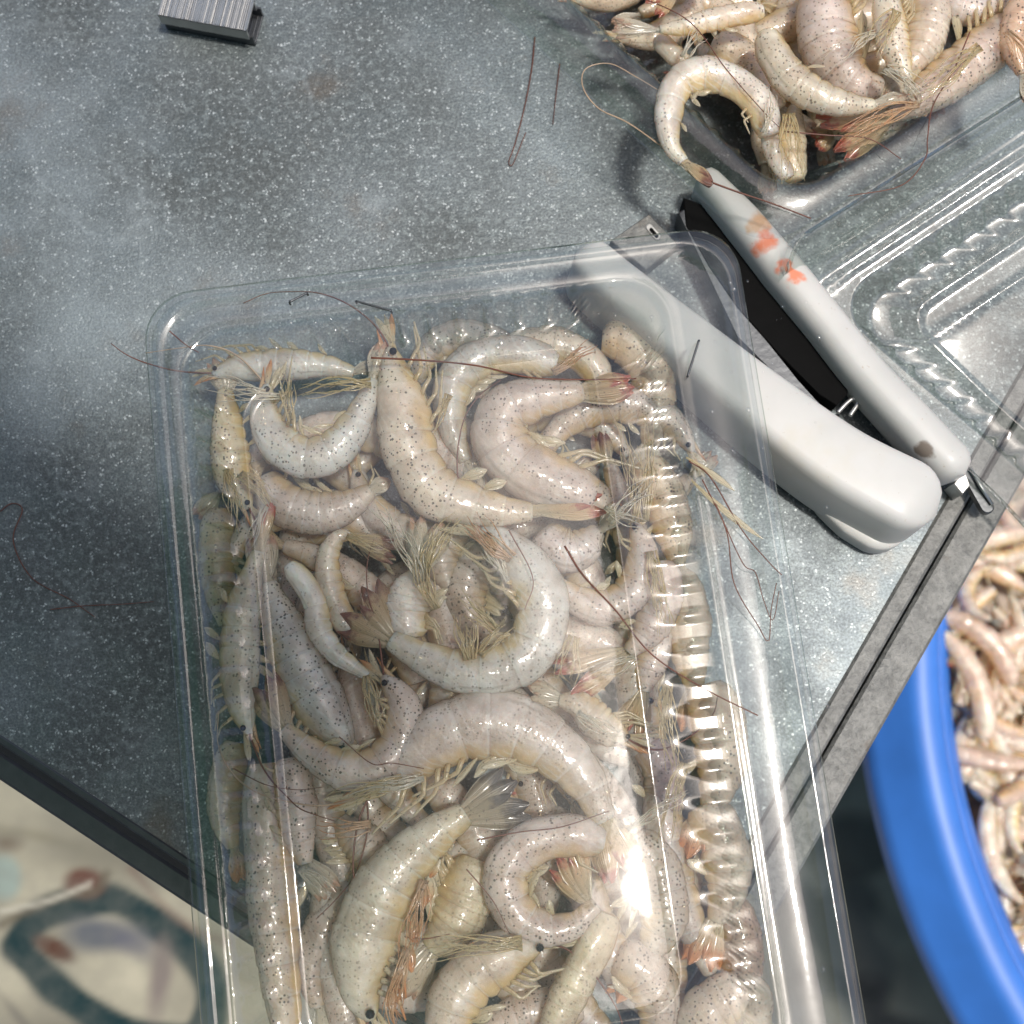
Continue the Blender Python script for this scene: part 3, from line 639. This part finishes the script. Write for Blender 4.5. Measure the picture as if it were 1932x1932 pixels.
# fillers: buried shrimp, copies of six kinds with their parts
protos = []
for k in range(6):
    cv = (.9, 1.6, 2.3, 1.2, 2.8, .5)[k]; ln = .072; P = []
    a = 0; q = np.zeros(3)
    for i in range(8): P.append(q.copy()); a += cv/8; q = q+np.array([math.cos(a), math.sin(a), 0])*ln/8
    P = np.array(P)-np.mean(P, 0)
    protos.append(shrimp('greyish shrimp partly buried under the others', P, .0132, 0, world=True, fin=('fin_red', 'fin_pale', 'fin_brown')[k % 3], head=k % 2 == 0, legs=2, swim=3, ant=0, seed=90+k, group='buried shrimp filling the boxes'))
used = set()
def put(k, loc, rz, label, group, tint, tilt=0., sc_=1.):
    s_ = protos[k]
    if k in used: s_ = copy_thing(s_)
    used.add(k)
    s_.location = loc; s_.rotation_euler = (tilt, tilt*.6, rz); s_.scale = (sc_,)*3; s_['label'] = label; s_['group'] = group
    for c in s_.children:
        if c.name.startswith('body'): c.color = (*tint, 1)
for i in range(8):
    for j in range(6):
        x = -.055+j*.0165+rng.uniform(-.002, .002); y = -.112+i*.0185+rng.uniform(-.003, .003)
        p = F1(x, y, (.0065 if (i+j) % 2 else .0125)+rng.uniform(0, .002)); g = rng.uniform(.88, 1.08)
        k = int(rng.integers(6)) if 0 < j < 5 else 5
        if i >= 6 and k in (0, 3, 5): k = 4
        put(k, p, th+math.pi/2+(math.pi if rng.random() < .5 else 0)+rng.uniform(-.22, .22)-(.3 if k == 5 else 0), 'greyish shrimp half hidden under the top layer in the closed box', 'shrimp buried in the closed box', (g, g*.94, g*.90), 0, .80)

# ------------------------------------------------------------------ shrimp in the open box
Y0, Y1, Y2, Y3 = .012, .018, .024, .030
S('curled white shrimp hanging over the corner of the open box', [(1450, 255), (1432, 200), (1385, 158), (1325, 142), (1278, 165), (1262, 225), (1268, 275), (1290, 305)], 78, Y3+.002, (1345, 345), 'fin_brown', tint=(1.12, 1.12, 1.08), seed=41, head=False, legs=2, spread=4)
S('greenish bean-shaped shrimp with dots in the open box', [(1448, 60), (1460, 100), (1495, 148), (1545, 180), (1600, 195), (1650, 198)], 80, Y3+.003, (1712, 178), 'fin_pale', tint=green, seed=42, head=False, legs=0, swim=1, spread=3)
S('slim shrimp tail pointing left at the top edge of the open box', [(1440, 22), (1395, 28), (1340, 40), (1290, 52), (1245, 56)], 54, Y3+.002, (1155, 48), 'fin_pale', tint=(1.1, 1.03, .93), side=1, seed=43, head=False, legs=0, swim=1, spread=7)
S('big speckled shrimp lying upright in the middle of the open box', [(1560, -30), (1560, 40), (1575, 100), (1610, 150), (1665, 165)], 128, Y2+.001, None, tint=pinkt, seed=44, head=False, legs=4)
S('dotted shrimp with a rounded back behind the pale broken head', [(1745, -30), (1750, 30), (1735, 90), (1700, 140)], 96, Y2+.001, None, tint=warm, seed=45, side=-1, head=False)
S('pale broken shrimp head with thin claws in the open box', [(1672, -10), (1680, 40), (1690, 90), (1712, 150)], 72, Y3+.002, None, tint=(1.2, 1.16, 1.05), seed=46, head=False, legs=6, swim=0)
S('long pinkish shrimp lying along the hinge of the open box', [(1925, 20), (1870, 80), (1810, 130), (1740, 180), (1680, 215)], 112, Y2+.001, (1560, 262), 'fin_red', tint=(1.1, .98, .9), seed=47, side=-1)
S('yellowish shrimp in the lower corner of the open box', [(1500, 340), (1490, 300), (1492, 250), (1500, 200)], 68, Y1+.002, None, tint=yell, seed=48, head=False, side=1, swim=4)
S('narrow white tail segment standing at the corner of the open box', [(1490, 335), (1465, 295), (1450, 245), (1446, 215)], 44, Y2+.003, (1446, 165), 'fin_pale', tint=white, seed=49, head=False, legs=0, swim=0, spread=3)
S('grey shrimp under the bean-shaped one', [(1340, 90), (1390, 110), (1430, 170), (1470, 210)], 96, Y1, None, tint=(.95, .88, .76), seed=50, head=False, legs=0)
S('pinkish shrimp with a red tail near the hinge corner', [(1700, 190), (1660, 225), (1610, 240), (1570, 250)], 84, Y1, (1535, 265), 'fin_red', tint=(1.1, .96, .84), seed=51, head=False, legs=0)
S('brown-tailed shrimp at the left wall of the open box', [(1240, 70), (1265, 95), (1300, 125), (1325, 140)], 46, Y2+.001, (1255, 160), 'fin_brown', tint=warm, seed=52, head=False, legs=1, swim=1)
S('orange-legged shrimp at the right edge of the photo', [(1950, -10), (1925, 30), (1915, 90), (1930, 140)], 70, Y3, None, tint=(1.15, .9, .72), seed=53, head=False, legs=4, legmat='fin_orange')
S('shrimp with a dark red tail crossing the top edge of the photo', [(1330, -50), (1300, -30), (1275, -20)], 60, Y2+.003, (1225, 15), 'fin_red', tint=warm, seed=54, head=False, legs=0, swim=0)
S('rounded shrimp back at the top edge right of the middle', [(1790, -50), (1800, 5), (1850, 15), (1890, -20)], 80, Y2, None, tint=pinkt, seed=55, head=False, legs=0)
for i in range(42):
    x = .042+(i % 6)*.019+rng.uniform(-.003, .003); y = .030+(i//6)*.015+rng.uniform(-.003, .003)
    if i % 6 == 0 or i < 6: k, rz = 4, rng.uniform(0, 6.28); x += .002; y += .004
    else: k, rz = int(rng.integers(6)), rng.uniform(0, 6.28)
    p = F2(x, y, (.0065 if i % 2 else .013)+rng.uniform(0, .004)); g = rng.uniform(.85, 1.08)
    put(k, p, rz, 'beige shrimp half hidden low in the pile of the open box', 'shrimp buried in the open box', (g*1.04, g*.95, g*.80), 0, .74 if k == 4 else .9)

# bundles of thin legs and feelers that show between the shrimp
M['hair_yellow'] = m_fin('hair_yellow', (.66, .52, .28), (.72, .58, .34), (.72, .56, .32), .2, .42, 5)
M['hair_orange'] = m_fin('hair_orange', (.72, .48, .30), (.74, .42, .22), (.68, .28, .12), .4, .42, 5)
M['hair_pale'] = m_fin('hair_pale', (.74, .68, .54), (.78, .70, .56), (.76, .64, .50), .2, .42, 5)
things = [o for o in bpy.data.objects if o.get('category') == 'shrimp' and o.get('group') is None]
def bundle(a, b, wd, z, col, nst=12, z1=None):
    A = W(*a, z); B = W(*b, z if z1 is None else z1); own = min(things, key=lambda o: min((Vector(A)-o.location-v.co).length for v in list(o.children[0].data.vertices)[::60]))
    d = B-A; ln = np.linalg.norm(d); d = d/ln; n_ = np.array([-d[1], d[0], 0]); wd = wd*mmpx(z); V = []; F = []; U = []; O = np.array(own.location)
    bend = rng.uniform(-.12, .12)
    for k in range(nst):
        u = rng.uniform(-1, 1); l_ = ln*rng.uniform(.55, 1.05); kk = rng.uniform(-.16, .16); ph = rng.uniform(0, 6)
        C = [A+n_*u*wd*.28+d*l_*t+n_*(u*wd*.35*t+(bend+kk)*l_*math.sin(t*2.6)*.6+.03*ln*math.sin(ph+t*7))+np.array([0, 0, (.0012*math.sin(t*3.1)+rng.uniform(0, .0003))]) for t in (0, .3, .6, .85, 1.)]
        Vb, Fb, ub = tube(catmull(C, 12)-O, np.linspace(rng.uniform(.00018, .00036), .00007, 12), 5, .6)
        i0 = len(V); V += list(Vb); F += [tuple(i0+q for q in f) for f in Fb]; U += ub
    tag(link('fine_legs', mesh('fine_legs', V, F, M[col], U), own), kind='stuff')
zc = .0312
for q in (((700, 722), (560, 738), 26, zc, 'hair_yellow'), ((548, 800), (545, 700), 18, zc+.001, 'hair_yellow', 8), ((500, 742), (385, 712), 20, zc, 'hair_pale', 8), ((530, 748), (392, 742), 12, zc, 'hair_pale', 6),
          ((430, 885), (455, 1010), 26, .028, 'hair_yellow'), ((452, 895), (520, 960), 26, .028, 'hair_yellow'), ((500, 955), (465, 1035), 22, .030, 'hair_pale', 8),
          ((848, 745), (812, 830), 20, .027, 'hair_yellow', 8), ((1045, 705), (1128, 650), 26, .030, 'hair_orange'), ((1205, 985), (1190, 790), 46, .029, 'hair_yellow', 20), ((1150, 985), (1245, 905), 30, .031, 'hair_pale', 9), ((1140, 960), (1220, 990), 18, .031, 'hair_pale', 6),
          ((965, 1055), (882, 972), 34, .0325, 'hair_orange', 18), ((960, 1095), (885, 990), 20, .032, 'hair_pale', 9), ((795, 1100), (728, 965), 44, .031, 'hair_pale', 16), ((800, 1075), (862, 972), 34, .0315, 'hair_yellow', 14), ((820, 1150), (785, 1040), 26, .032, 'hair_yellow', 10), ((745, 1005), (698, 948), 24, .030, 'hair_pale', 7),
          ((935, 1190), (862, 1125), 26, .031, 'hair_yellow', 14), ((885, 1245), (872, 1150), 34, .031, 'hair_yellow', 14), ((905, 1235), (965, 1175), 24, .031, 'hair_yellow', 9),
          ((760, 1470), (615, 1522), 26, .0325, 'hair_yellow', 16), ((800, 1468), (640, 1500), 20, .0325, 'hair_pale', 10), ((800, 1660), (770, 1830), 26, .031, 'hair_orange', 18), ((770, 1790), (738, 1925), 22, .0315, 'hair_orange', 16), ((735, 1860), (760, 1960), 16, .0315, 'hair_orange', 8),
          ((985, 1778), (790, 1795), 30, .030, 'hair_yellow', 18), ((690, 1275), (716, 1385), 20, .031, 'hair_yellow', 9), ((1090, 1345), (1182, 1388), 28, .030, 'hair_pale', 10), ((1258, 1290), (1278, 1460), 30, .027, 'hair_yellow', 18), ((1292, 1440), (1262, 1590), 30, .027, 'hair_yellow', 18), ((1228, 1040), (1262, 1215), 26, .027, 'hair_yellow', 14),
          ((1200, 1240), (1110, 1275), 40, .029, 'hair_pale', 8), ((565, 1640), (630, 1695), 20, .030, 'hair_pale', 9), ((700, 1560), (590, 1565), 30, .028, 'hair_orange', 9), ((655, 1010), (735, 1035), 26, .030, 'hair_yellow', 9), ((1080, 1200), (1060, 1290), 40, .025, 'hair_yellow', 9), ((1180, 1560), (1300, 1480), 24, .031, 'hair_pale', 7),
          ((1668, 130), (1745, 185), 40, .036, 'hair_pale', 14), ((1655, 60), (1560, 130), 30, .036, 'hair_pale', 8), ((1490, 215), (1505, 340), 34, .033, 'hair_yellow', 14), ((1690, 20), (1640, 110), 40, .037, 'hair_yellow', 12), ((1900, 60), (1940, 150), 30, .036, 'hair_orange', 12), ((1730, 195), (1560, 268), 22, .034, 'hair_orange', 12), ((1290, 110), (1330, 50), 30, .033, 'hair_pale', 9), ((1440, 250), (1452, 165), 12, .036, 'hair_pale', 8), ((1850, 90), (1700, 205), 24, .034, 'hair_yellow', 12)):
    bundle(*q)

# ------------------------------------------------------------------ basin
BC = np.array([.2+.30, -.03]); BR = .300; BZ = -.28
def lathe(name, prof, c, mat, n=160):
    V = []; 
    for r, z in prof:
        for j in range(n):
            a = 2*math.pi*j/n; V.append((c[0]+r*math.cos(a), c[1]+r*math.sin(a), z))
    return mesh(name, V, grid_faces(len(prof), n), mat)
bs = link('basin', None, loc=(0, 0, 0), label='large round blue plastic basin full of shrimp standing on the floor beside the table', cat='basin')
link('wall', lathe('wall', [(BR-.05, FZ+.004), (BR-.045, FZ+.001), (BR-.005, BZ-.01), (BR, BZ-.003), (BR-.002, BZ-.004), (BR-.008, BZ-.012), (BR-.05, FZ+.008), (.001, FZ+.008)], BC, M['blue']), bs)
link('rim', lathe('rim', [(BR-.001, BZ-.008), (BR, BZ-.001), (BR+.003, BZ+.002), (BR+.012, BZ+.002), (BR+.016, BZ), (BR+.019, BZ-.004), (BR+.029, BZ-.010), (BR+.033, BZ-.014), (BR+.034, BZ-.024), (BR+.032, BZ-.025), (BR+.031, BZ-.014), (BR+.018, BZ-.006), (BR+.002, BZ-.004), (BR-.001, BZ-.008)], BC, M['blue']), bs)
for i in range(190):
    for _ in range(40):
        x = rng.uniform(.205, .31); y = rng.uniform(-.24, .06)
        if math.hypot(x-BC[0], y-BC[1]) < BR-.016: break
    g = rng.uniform(.85, 1.25); zz = BZ-.036+.022*(i/190)+.01*math.sin(x*40)
    put(int(rng.integers(6)), (x, y, zz), rng.uniform(0, 6.28), 'pale shrimp among many in the blue basin, out of focus', 'shrimp heaped in the blue basin', (g*1.3, g*1.1, g*.98), rng.uniform(-.7, .7), rng.uniform(.62, .95))
link('heap_bed', lathe('heap_bed', [(BR-.006, BZ-.038), (.16, BZ-.036), (.001, BZ-.034)], BC, m_simple('shrimp_bed', (.34, .25, .18), .4, 0, .5, 90)), label='packed mass of shrimp below the top layer in the basin', kind='stuff')
Vb, Fb, ub = blade(np.array([.275, .052, BZ-.008]), np.array([.2, -1, 0]), np.array([0, 0, 1.]), .085, .05, 0, 10, 7, .2, .3)
link('scoop', mesh('scoop', Vb, Fb, m_simple('dark_blue_plastic', (.03, .10, .32), .3)), label='small dark blue plastic scoop lying on the shrimp in the basin', cat='scoop')

# ------------------------------------------------------------------ stapler
st = link('stapler', None, loc=(0, 0, 0), label='hand plier stapler with two ivory plastic grips between the boxes', cat='stapler')
def grip(pts, wd, z0, z1, mat, name, lean=0., n=60, m=28, rnd=.5, pw=6.5):
    P = catmull([(*q, 0) for q in pts], n)[:, :2]; P = np.array([W2(x, y, z1)[:2] for x, y in P])
    s_ = np.r_[0, np.cumsum(np.linalg.norm(np.diff(P, axis=0), axis=1))]; L_ = s_[-1]; V = []
    T = np.gradient(P, axis=0); T /= np.linalg.norm(T, axis=1)[:, None]; zc = (z0+z1)/2; hh = (z1-z0)/2
    for i in range(n):
        w0 = np.interp(s_[i]/L_, np.linspace(0, 1, len(wd)), wd)*mmpx(z1)/2*1.035/1.0
        e = min(s_[i], L_-s_[i])/(w0*1.0+1e-9); k = math.sqrt(max(0, 1-(1-min(1, e))**2)) if e < 1 else 1.; k = max(k, .02)
        nn = np.array([T[i][1], -T[i][0]])
        for j in range(m):
            a = 2*math.pi*j/m; ca, sa = math.cos(a), math.sin(a)
            cx = math.copysign(abs(ca)**(2/pw), ca); sz = math.copysign(abs(sa)**(2/pw), sa)
            q = P[i]+nn*cx*w0*k*(1-.04*sz)-nn*lean*sz*k; V.append((q[0], q[1], zc+sz*hh*(.55+.45*k)))
    F = grid_faces(n, m); F.append(tuple(range(m))[::-1]); F.append(tuple((n-1)*m+j for j in range(m)))
    return mesh(name, V, F, mat)
link('handle', grip([(1125, 478), (1200, 545), (1345, 665), (1500, 790), (1650, 900), (1790, 975), (1838, 1003)], [80, 94, 110, 124, 136, 146], .0025, .0225, M['handle'], 'handle', lean=.0013), st)
link('handle_shell', grip([(1600, 930), (1680, 990), (1770, 1050)], [84, 112, 104], .0012, .0085, M['handle'], 'handle_shell'), st)
link('handle', grip([(1370, 322), (1410, 365), (1460, 420), (1530, 505), (1620, 615), (1700, 715), (1800, 822), (1895, 922)], [52, 72, 80, 78, 80, 84, 84], .004, .0195, M['handle'], 'handle', pw=3.0), st)
def prism(pts, z0, z1, mat, name, bev=.0004):
    P = np.array([W2(x, y, z1)[:2] for x, y in pts]); c = P.mean(0); n = len(P)
    if sum(P[i][0]*P[(i+1) % n][1]-P[(i+1) % n][0]*P[i][1] for i in range(n)) < 0: P = P[::-1]
    Q = c+(P-c)*(1-bev/np.linalg.norm(P-c, axis=1))[:, None]
    V = [(*p, z0) for p in P]+[(*p, z1-bev) for p in P]+[(*p, z1) for p in Q]
    F = [tuple(range(n))[::-1], tuple(2*n+i for i in range(n))]+[(a*n+i, a*n+(i+1) % n, (a+1)*n+(i+1) % n, (a+1)*n+i) for a in (0, 1) for i in range(n)]
    return mesh(name, V, F, mat, smooth=False)
def caps(pts, w_, k=8):
    """outline of a round-ended bar along two points"""
    a, b = np.array(pts[0], float), np.array(pts[1], float); d = unit(b-a); n_ = np.array([-d[1], d[0]]); o = []
    for c, s_ in ((b, 1), (a, -1)):
        for i in range(k+1):
            q = math.pi*i/k; o.append(tuple(c+(n_*math.cos(q)*s_+d*math.sin(q)*s_)*w_/2))
    return o
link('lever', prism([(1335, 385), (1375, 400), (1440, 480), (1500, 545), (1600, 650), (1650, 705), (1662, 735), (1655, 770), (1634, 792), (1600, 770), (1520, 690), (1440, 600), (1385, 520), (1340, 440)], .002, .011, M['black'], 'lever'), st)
link('rail', prism([(1325, 415), (1335, 408), (1400, 530), (1460, 625), (1560, 745), (1610, 800), (1590, 806), (1440, 660)], .001, .0105, M['dsteel'], 'rail'), st)
link('rail', prism([(1545, 590), (1556, 584), (1700, 770), (1812, 905), (1800, 915), (1690, 785)], .001, .0075, M['steel'], 'rail'), st)
link('nose_plate', prism([(1192, 470), (1268, 417), (1325, 478), (1262, 528)], .001, .006, M['rail'], 'nose_plate'), st)
link('slot', prism(caps([(1268, 443), (1284, 462)], 13), .0058, .0064, M['steel'], 'slot', .0002), st)
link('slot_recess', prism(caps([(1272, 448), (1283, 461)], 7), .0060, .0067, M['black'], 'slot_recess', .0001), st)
link('staple_follower', prism([(1797, 913), (1812, 893), (1850, 932), (1834, 952)], .001, .010, M['rust'], 'staple_follower'), st)
link('hinge_block', prism([(1862, 945), (1884, 918), (1896, 948), (1880, 966)], .001, .009, M['steel'], 'hinge_block'), st)
link('release_lever', prism(caps([(1893, 925), (1930, 990)], 26), .004, .0065, M['dsteel'], 'release_lever'), st)
Vb, Fb, ub = tube(np.array([W2(1894, 912, .0075), W2(1915, 950, .0075), W2(1938, 985, .0072)]), .0005, 6); link('lever_flange', mesh('lever_flange', Vb, Fb, M['steel']), st)
Vb, Fb, ub = tube(catmull([W2(*q, .010) for q in ((1636, 806), (1655, 786), (1668, 778), (1675, 788), (1660, 812))], 30), .0006, 8); link('spring', mesh('spring', Vb, Fb, M['steel']), st)

# ------------------------------------------------------------------ staples
def staple_strip(name, x0, x1, z0, label, up=True, nst=46, crown=.0095, leg=.0045, mat='steel'):
    """a strip of wire staples glued side by side; x0, x1: ends of its near edge"""
    t = link(name, None, loc=(0, 0, 0), label=label, cat='staples')
    a, b = np.array(x0[:2]), np.array(x1[:2]); d = unit(b-a); n_ = np.array([-d[1], d[0]]); st_ = np.linalg.norm(b-a)/nst
    V = []; F = []
    for k in range(nst):
        dz = random.uniform(-.00008, .00008); p = a+d*st_*k; wv = st_*.86
        sl_ = random.uniform(-.6, .6); hgt = (leg if up else .0006); i0 = len(V)      # bevelled crown: each wire tilts a little
        for s2 in (0, crown):
            for s1, zz in ((0, hgt), (wv*.5, hgt+.00016+sl_*.0001), (wv, hgt+sl_*.00022)):
                q = p+d*s1+n_*s2; V.append((q[0], q[1], z0+zz+dz))
        F += [(i0, i0+1, i0+4, i0+3), (i0+1, i0+2, i0+5, i0+4)]
        for (u0, u1, q0, q1) in ((0, crown, (leg-.0006 if up else 0), (leg-.00002 if up else .0006)), (0, .0006, 0, leg-.00002), (crown-.0006, crown, 0, leg-.00002)):
            i0 = len(V)
            for zz in (q0, q1):
                for s1, s2 in ((0, u0), (wv, u0), (wv, u1), (0, u1)):
                    q = p+d*s1+n_*s2; V.append((q[0], q[1], z0+zz+dz))
            F += [tuple(i0+i for i in f) for f in ((3, 2, 1, 0), (4, 5, 6, 7), (0, 1, 5, 4), (1, 2, 6, 5), (2, 3, 7, 6), (3, 0, 4, 7))]
    tag(link('glued_staples', mesh('glued_staples', V, F, M[mat], smooth=False), t), kind='stuff'); return t
staple_strip('staple_strip', W2(326, 56, .0002), W2(500, 90, .0002), .0002, 'lower strip of staples lying upside down on the table at the top left', up=False, mat='dsteel', nst=44)
staple_strip('staple_strip', W2(308, 30, .009), W2(482, 62, .009), .0049, 'upper strip of bright ribbed staples stacked on the other strip at the top left', mat='steel')
def staple(p, q, z, label):
    t = link('staple', None, loc=(0, 0, 0), label=label, cat='staple')
    a, b = W2(*p, z), W2(*q, z); d = (b-a)/np.linalg.norm(b-a)
    Vb, Fb, ub = tube(catmull([a-[0, 0, .0016], a+d*.0001, a+d*.0008, b-d*.0008, b-d*.0001, b-[0, 0, .0016]], 24), .00030, 6)
    link('wire', mesh('wire', Vb, Fb, M['dsteel'], smooth=True), t)
staple((695, 588), (764, 607), .0322, 'staple through the far rim of the closed box')
staple((1365, 665), (1343, 735), .0322, 'bent staple through the right flange of the closed box')
staple((565, 590), (600, 572), .0322, 'short staple leg poking through the far rim, left of the other staple')

# ------------------------------------------------------------------ loose antennae
def hairline(pts, z, label, r=.00022, mat='antenna', name='antenna_strand', zs=None):
    C = catmull([W(x, y, (zs[i] if zs else z)) for i, (x, y) in enumerate(pts)], 70); o = C.mean(0)
    Vb, Fb, ub = tube(C-o, np.linspace(r, r*.6, 70), 5); link(name, mesh(name, Vb, Fb, M[mat], ub), loc=o, label=label, cat='antenna')
hairline([(1009, 70), (1003, 130), (990, 200), (972, 270), (960, 305), (966, 312), (976, 290), (992, 250)], .0006, 'dark looped antenna lying on the table left of the open box')
hairline([(1056, 120), (1050, 170), (1043, 235)], .0006, 'short straight antenna on the table beside the looped one', .00018)
hairline([(0, 965), (22, 950), (42, 962), (25, 1020), (60, 1090), (130, 1130), (180, 1165)], .0006, 'thin antenna at the left edge of the photo on the table', .00017)
hairline([(95, 1150), (160, 1143), (230, 1140), (290, 1135)], .0006, 'faint antenna on the table left of the closed box', .00014)
hairline([(1280, 300), (1190, 235), (1130, 205), (1100, 165), (1105, 130), (1150, 120), (1200, 145), (1250, 175)], .03, 'pale antenna looping out over the left rim of the open box', .00022, 'hair')
hairline([(1345, 345), (1400, 365), (1460, 385), (1530, 412)], .032, 'red brown antenna running from the hanging shrimp tail', .00028)
hairline([(1830, 60), (1800, 130), (1760, 200), (1750, 260), (1745, 300), (1700, 350), (1600, 370)], .033, 'long brown antenna curving over the hinge of the open box', .00020)
hairline([(1480, 248), (1560, 255), (1640, 262), (1700, 300)], .033, 'brown antenna lying across the hinge corner', .0002)
hairline([(1200, -10), (1300, 40), (1370, 130), (1440, 210), (1470, 240)], .036, 'thin brown antenna across the curled shrimp in the open box', .00018)
hairline([(700, 675), (800, 680), (900, 690), (1000, 712), (1100, 716), (1200, 714)], .0345, 'long dark antenna lying across the upper shrimp in the closed box', .00026)
hairline([(320, 625), (350, 650), (375, 665)], .031, 'short dark antenna at the upper left corner under the lid', .0002)
hairline([(1065, 1030), (1100, 1085), (1160, 1150), (1230, 1235), (1330, 1300), (1430, 1350)], .0345, 'red brown antenna crossing from the centre to the right wall', .00026)
hairline([(900, 1585), (980, 1570), (1060, 1560), (1150, 1530)], .0325, 'red antenna across the coiled shrimp', .0002)
hairline([(880, 1640), (930, 1700), (960, 1760)], .0325, 'red antenna left of the coiled shrimp', .00018)
hairline([(640, 1390), (700, 1440), (740, 1440), (800, 1450)], .0325, 'dark kinked antenna above the arching shrimp', .00016)
hairline([(440, 1450), (500, 1480), (560, 1490), (610, 1485)], .0325, 'thin dark antenna beside the left wall', .00014)
hairline([(1300, 870), (1340, 900), (1400, 1000), (1450, 1060), (1475, 1085)], .0335, 'brown antenna leaving the box across the right flange', .0002)
hairline([(1325, 905), (1370, 1000), (1385, 1100), (1430, 1180), (1450, 1210), (1455, 1150), (1465, 1100)], .0335, 'brown antenna ending in a loop on the right flange', .00018)
hairline([(1350, 950), (1400, 1060), (1425, 1080), (1440, 1130), (1458, 1170), (1470, 1115)], .0335, 'second looped antenna on the right flange', .00015)
hairline([(960, 1000), (1005, 1090), (990, 1150)], .0335, 'short red antenna beside the head of the centre shrimp', .0002)
for i, (p0, p1, lab) in enumerate((((1295, 862), (1390, 920), 'white shrimp leg lying across the right flange, upper one'), ((1305, 905), (1425, 1030), 'white shrimp leg lying across the right flange, lower one'))):
    a, b = W(*p0, .0335), W(*p1, .0335); Vb, Fb, ub = blade(a, b-a, np.array([0, 0, 1.]), np.linalg.norm(b-a), .0018, .12*(1 if i else -.5), 14, 5)
    link('shrimp_fragment', mesh('shrimp_fragment', Vb, Fb, M['leg'], ub), label=lab, cat='shrimp scrap')

# ------------------------------------------------------------------ water drops and fog on the lids
V = []; F = []
def drop(p, r):
    i0 = len(V); h = r*.45
    for k in range(4):
        a = k/3*math.pi/2
        for j in range(10):
            q = 2*math.pi*j/10; V.append((p[0]+r*math.cos(a)*math.cos(q), p[1]+r*math.cos(a)*math.sin(q), p[2]+h*math.sin(a)))
    F.extend(tuple(i0+x for x in f) for f in grid_faces(4, 10))
for i in range(260):
    if i < 150: x, y = rng.uniform(1180, 1560), rng.uniform(520, 1900)
    elif i < 200: x, y = rng.uniform(420, 700), rng.uniform(650, 1900)
    else: x, y = rng.uniform(380, 1250), rng.uniform(590, 700)
    drop(W(x, y, .0338), abs(rng.normal(0, .00035))+.00015)
link('water_drops', mesh('water_drops', V, F, m_plastic('water', (.98, .98, .98), (.6, .6, .6), 2.5, 0)), label='fine water drops scattered over the lid', kind='stuff')
